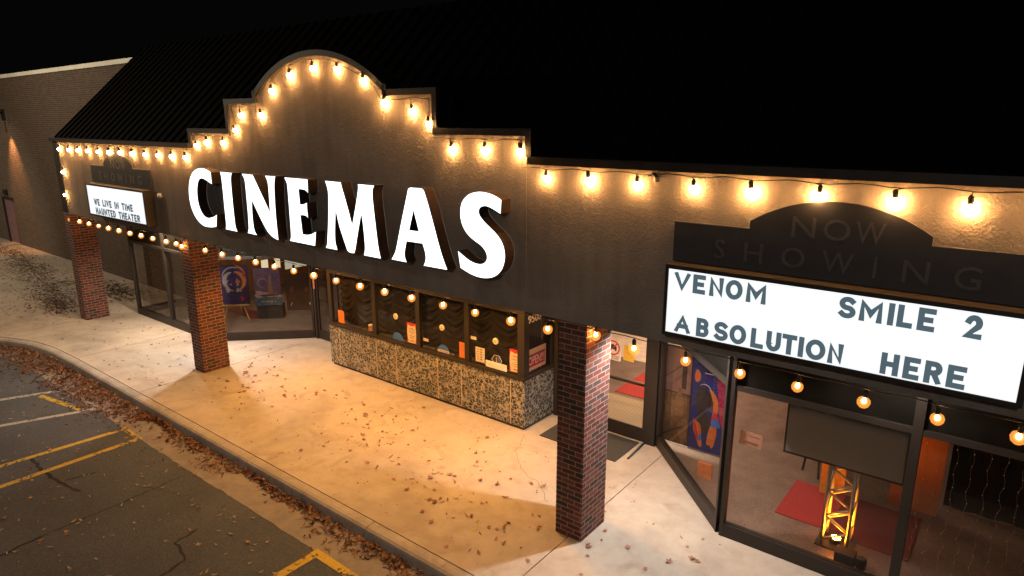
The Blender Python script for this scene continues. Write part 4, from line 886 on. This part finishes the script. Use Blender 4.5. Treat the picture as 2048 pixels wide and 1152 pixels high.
s=MB(); s.box(.52,2.56,.008,.74,2.62,.24); tag(s.build('upright_card',plain('orange_card',(.6,.15,.03),.7,var=.3,scale=14),loc=(.63,2.6,0)),'small upright orange card on the floor before the cardboard displays','card')

# ------------------------------------------------------------------ neighbouring brick building
nb=empty('brick_building',(-30,2.9,0),'tall plain brown brick building beyond the left end of the cinema','building')
MB().box(-70,2.9,-.1,-15.9,3.15 if False else 2.945,7.12).build('brick_wall',BRICKFAR,nb)
m=MB(); m.box(-70,2.82,7.121,-15.9,3.1,7.26); m.build('parapet_trim',plain('pale_metal_trim',(.82,.84,.72),.5,.1,var=.2,scale=.6),nb)
m=MB(); m.box(-32.75,2.86,0.0,-31.68,2.9,2.0); d=m.build('steel_door',plain('mauve_door',(.16,.095,.10),.6),nb)
m=MB(); m.box(-32.86,2.80,0,-32.752,2.9,2.1); m.box(-32.75,2.80,2.001,-31.62,2.9,2.1); m.build('door_frame',FRAME,d)
MB().box(-32.6,2.3,.002,-31.6,2.86,.05).build('door_step',KERB,d)
MB().box(-32.5,2.78,2.2,-32.2,2.9,2.42).build('door_light',FRAME,d)
wl=empty('wall_lamp',(-30.75,2.9,5.6),'dark hooded lamp on the brick wall throwing a warm streak down it','lamp')
m=MB(); m.box(-31.0,2.84,5.45,-30.7,2.9,5.9); m.tube([(-30.85,2.86,5.72),(-30.75,2.5,5.86),(-30.55,2.38,5.8),(-30.45,2.36,5.6)],.035,8); m.build('bracket',BLACK,wl)
m=MB(); m.lathe((-30.44,2.36,5.25),[(.13,0),(.09,.2),(.05,.36)],14); m.build('shade',BLACK,wl)
q=MB(); q.lathe((-30.44,2.40,5.22),[(0,0),(.06,.02),(.06,.08),(0,.1)],10); q.build('lamp',glow('wall_lamp_glow',(1,.5,.2),30),wl)

# ------------------------------------------------------------------ fallen leaves
def leaf_shape(kind,r):
    """a curled leaf about the origin: narrow oak leaf or lobed maple leaf"""
    s=MB()
    if kind=='narrow':
        L,w=.085,.012; vs=[];n=4
        c1=r.uniform(.1,.7); 
        for i in range(n+1):
            t=i/n-.5; z=.006+c1*t*t*.09; ww=w*math.sqrt(max(.02,1-(2*t)**2)); sw=.004*math.sin(t*4+c1*9)
            vs+=[(t*L,-ww+sw,z+.004),(t*L,sw,z),(t*L,ww+sw,z+.005)]
        fs=[]
        for i in range(n): fs+=[(3*i,3*i+3,3*i+4,3*i+1),(3*i+1,3*i+4,3*i+5,3*i+2)]
        s.add(vs,fs)
    else:
        n=10; vs=[(0,0,.004)]
        for i in range(n):
            a=2*PI*i/n; rr=.042*(1 if i%2==0 else .55)*r.uniform(.8,1.15); x,y=rr*math.cos(a),rr*math.sin(a)
            vs.append((x,y,.004+abs(x)*r.uniform(.1,.55)+.008*r.random()))
        s.add(vs,[(0,i+1,(i+1)%n+1) for i in range(n)])
        s.add([(-.03,-.0015,.006),(-.085,.004,.012),(-.085,.007,.012),(-.03,.0015,.006)],[(0,1,2,3)])
    return s
rl=random.Random(11)
NAR=[leaf_shape('narrow',rl) for _ in range(6)]; MAP=[leaf_shape('maple',rl) for _ in range(6)]
def scatter(name,pts,mat_,shapes,label,cat='leaves',zj=0):
    big=MB()
    for (x,y,z,sc) in pts:
        sh=rl.choice(shapes); a=rl.uniform(0,2*PI)
        M=Matrix.Translation((x,y,z))@Matrix.Rotation(a,4,'Z')@Matrix.Rotation(rl.gauss(0,zj),4,'X')@Matrix.Rotation(rl.gauss(0,zj),4,'Y')@Matrix.Scale(sc,4)
        big.add([M@Vector(v) for v in sh.v],sh.f)
    o=big.build(name,mat_); tag(o,label,cat,kind='stuff'); return o
# drift along the kerb
P=[]
while len(P)<3600:
    x=rl.uniform(-17.5,1.5) if rl.random()<.8 else rl.uniform(-17,-8)
    wd=.20+.10*math.sin(x*1.7)+.07*math.sin(x*4.1+1)+(.30 if x<-8.5 else 0)*min(1,(-8.5-x)/1.5 if x<-8.5 else 0)
    if x>-1: wd*=.55
    d=abs(rl.gauss(0,max(.05,wd)*.62))
    if d>.75 and x>-8: continue
    y=kerb_y(x)-.245-d
    h=max(0,.055*(1-d/max(.1,wd)))
    P.append((x,y,-.147+h*rl.random(),rl.uniform(.7,1.25)))
scatter('leaf_drift',P,LEAFR,NAR+NAR+MAP[:2],'drift of reddish brown fallen leaves along the foot of the kerb',zj=.35)
# thicker scatter of leaves at the inner bend of the kerb
P=[]
while len(P)<1500:
    x=rl.gauss(-12.6,2.2); d=abs(rl.gauss(0,.42)); y=kerb_y(x)-.26-d
    if rl.random()<.75 and (math.sin(x*5)+math.sin(x*2.3+d*6))<-.2: continue
    P.append((x,y,-.148,rl.uniform(.7,1.2)))
scatter('leaf_scatter',P,LEAFR,NAR,'brown leaves strewn over the gutter at the bend of the kerb',zj=.25)
# dark heap on the pavement beside the brick wall
P=[]; cl=[(-36,2.2),(-31,2.0),(-27.5,1.75),(-24.5,1.15),(-21.5,.85),(-19.3,.25),(-18.0,-.1)]
while len(P)<3600:
    i=rl.randrange(len(cl)-1); t=rl.random(); a,b=Vector(cl[i]),Vector(cl[i+1]); p=a+(b-a)*t
    wd=.42 if i>1 else .3
    if i==len(cl)-2: wd*=1-.5*t
    q=rl.gauss(0,wd); qx=rl.gauss(0,.4)
    if math.sin(p.x*3.1)+math.sin(p.x*1.3+q*5)<-1.1 and abs(q)>.2: continue
    P.append((p.x+qx,p.y+q,.003+.02*rl.random(),rl.uniform(.5,.95)))
for i in range(420): P.append((rl.gauss(-19.2,1.0),rl.gauss(1.95,.28),.004,rl.uniform(.8,1.3)))
scatter('leaf_heap',P,LEAFD,MAP,'dark heap of old leaves on the pavement beside the brick wall',zj=.18)
# small bits far off
P=[(rl.uniform(-24,-8.6),rl.uniform(-1.2,1.8),.003,rl.uniform(.45,.95)) for _ in range(330)]
P=[p for p in P if p[1]>kerb_y(p[0])+.1 and not(p[0]<-15.8 and p[1]>2.8)]
scatter('leaf_litter',P,LEAFP,MAP+NAR,'small dead leaves scattered over the left part of the pavement',zj=.12)
P=[(rl.uniform(-13,-5.5),rl.uniform(-6,-2.2),-.148,rl.uniform(.5,1.0)) for _ in range(260)]
scatter('lot_litter',P,LEAFA,NAR+MAP[:2],'small dead leaves scattered over the left part of the parking lot',zj=.15)
P=[(rl.gauss(-4.2,2.2),rl.uniform(-1.2,1.9),.002,rl.uniform(.2,.45)) for _ in range(260)]; P=[p for p in P if not(-.5<p[0]<.1 and p[1]<.7)]
scatter('leaf_crumbs',P,LEAFP,NAR+MAP,'tiny leaf crumbs sprinkled over the middle of the pavement',zj=.1)
# single leaves near the camera, each an object
def single(name,shape,mat_,label,group):
    o=shape.build(name,mat_); return tag(o,label,'leaf',group)
PR={'p':[single('fallen_leaf',s_,LEAFP,'small brown dead leaf lying on the pale pavement before the booth','leaves on the pavement') for s_ in MAP+NAR[:3]],
    'l':[single('fallen_leaf',s_,LEAFA,'pale dry leaf lying on the dark asphalt of the lot','leaves on the asphalt') for s_ in NAR+MAP[:2]]}
first=set()
def put(kind,x,y,z,sc):
    src=rl.choice(PR[kind])
    if src.name in first: o=src.copy(); C.objects.link(o)
    else: o=src; first.add(src.name)
    o.location=(x,y,z); o.rotation_euler=(rl.gauss(0,.12),rl.gauss(0,.12),rl.uniform(0,6.28)); o.scale=(sc,sc,sc)
CL=[(-8.7,.75,.5,.25,14),(-8.2,.2,.6,.3,14),(-6.3,1.0,.6,.3,10),(-4.9,.75,.5,.3,26),(-4.2,.15,.7,.35,34),(-2.6,-.1,.9,.35,34),(-1.7,-.55,.6,.3,20),(-1.2,.4,.8,.5,14),(.4,-.6,.7,.3,10),(.9,.7,.7,.5,12),(1.9,-.1,.8,.5,10),(-6.6,.1,.8,.5,18),(-3.2,1.0,1.4,.5,10),(-7.4,-.4,.7,.4,10)]
for cx_,cy_,sx_,sy_,n_ in CL:
    for _ in range(n_):
        x,y=rl.gauss(cx_,sx_),rl.gauss(cy_,sy_)
        if y<-1.2: y=-1.2+abs(rl.gauss(0,.2))
        if -.5<x<.1 and -.1<y<.7: continue
        if y>2.0: y=1.9
        if x>.2 and y>1.1: y=.9
        put('p',x,y,.002,rl.choice([.6,.75,.9,1.0,1.25]))
for _ in range(70):
    x=rl.choice([rl.gauss(-4.6,.8),rl.gauss(-3.6,.5),rl.uniform(-7,-2.6)]); y=rl.uniform(-5.2,-2.25) if rl.random()<.6 else rl.gauss(-2.9,.35)
    if y>-2.2: y=-2.4
    put('l',x,y,-.148,rl.choice([.6,.75,.9,1.1]))
for lst in PR.values():
    for o in lst:
        if o.name not in first: bpy.data.objects.remove(o)

# ------------------------------------------------------------------ lamps
def lamp(name,kind,loc,power,col,size=.1,rot=None,**k):
    l=bpy.data.lights.new(name,kind); l.energy=power; l.color=col
    if kind in('POINT','SPOT'): l.shadow_soft_size=size
    if kind=='AREA': l.size=size
    for a,v in k.items(): setattr(l,a,v)
    o=bpy.data.objects.new(name,l); C.objects.link(o); o.location=loc
    if rot: o.rotation_euler=rot
    o['kind']='helper'; return o
PW={0:(480,(1,.76,.52)),1:(470,(1.,.94,.91)),2:(520,(1.,.455,.10)),3:(400,(1.,.46,.105)),4:(90,(1.,.91,.84))}
for x,y,kk in DL:
    p_,c_=PW[kk]; lamp('canopy_downlight','SPOT',(x,y,2.97),p_,c_,.06,spot_size=R(150),spot_blend=.5)
lamp('lobby_and_fill_light','AREA',(-1.4,5.2,2.9),120,(1,.72,.48),1.2)
lamp('lobby_and_fill_light','AREA',(-2.2,7.9,2.9),190,(1,.70,.48),1.2)
lamp('lobby_and_fill_light','AREA',(.6,5.0,2.9),45,(1,.62,.42),1.0)
lamp('lobby_and_fill_light','AREA',(-12.6,3.9,2.9),30,(1,.62,.34),1.0)
lamp('lobby_and_fill_light','AREA',(-12.0,2.65,2.9),26,(1,.86,.75),.5)  # unseen lamp added to brighten the posters behind the glass
lamp('lobby_and_fill_light','AREA',(1.2,2.5,2.9),14,(1,.74,.55),.6)  # unseen lamp added to light the cardboard displays from the front
lamp('parking_and_shadow_edge_light','POINT',(-24,-5.5,9),2300,(1,.78,.55),.25)
dv=Vector((-32.5,2.9,.8))-Vector((-32.5,-9,5)); lamp('parking_and_shadow_edge_light','SPOT',(-32.5,-9,5),1700,(1,.82,.62),.12,rot=dv.to_track_quat('-Z','Y').to_euler(),spot_size=R(54),spot_blend=.5)  # flood cone shaped so its soft edge stands in for a shadow boundary
lamp('parking_and_shadow_edge_light','POINT',(6,-17,11),1450,(1,.93,.86),.3)

# ------------------------------------------------------------------ sky, camera
w=bpy.data.worlds.new('World'); bpy.context.scene.world=w; w.use_nodes=True
bg=w.node_tree.nodes['Background']; bg.inputs[0].default_value=(.5,.45,.42,1); bg.inputs[1].default_value=.0035
cam=bpy.data.cameras.new('camera'); co=bpy.data.objects.new('camera',cam); C.objects.link(co)
cam.sensor_width=36; cam.lens=1320.9962/2048*36; cam.clip_end=500; cam.clip_start=.05
co.location=(4.0034,-6.5748,5.3933); co.rotation_euler=(PI/2-.2469,0,.6654)
lamp('wall_lamp_beam','SPOT',(-30.44,2.36,5.2),700,(1,.42,.14),.04,rot=(R(16),0,0),spot_size=R(70),spot_blend=.9)
sc=bpy.context.scene; sc.camera=co
sc.view_settings.view_transform='Standard'; sc.view_settings.look='None'; sc.view_settings.exposure=0; sc.view_settings.gamma=1
sc.render.engine='CYCLES'; cy=sc.cycles
cy.use_denoising=True; cy.max_bounces=6; cy.diffuse_bounces=3; cy.glossy_bounces=3; cy.transparent_max_bounces=12; cy.sample_clamp_indirect=4; cy.caustics_reflective=False; cy.caustics_refractive=False
try: cy.use_light_tree=True
except Exception: pass
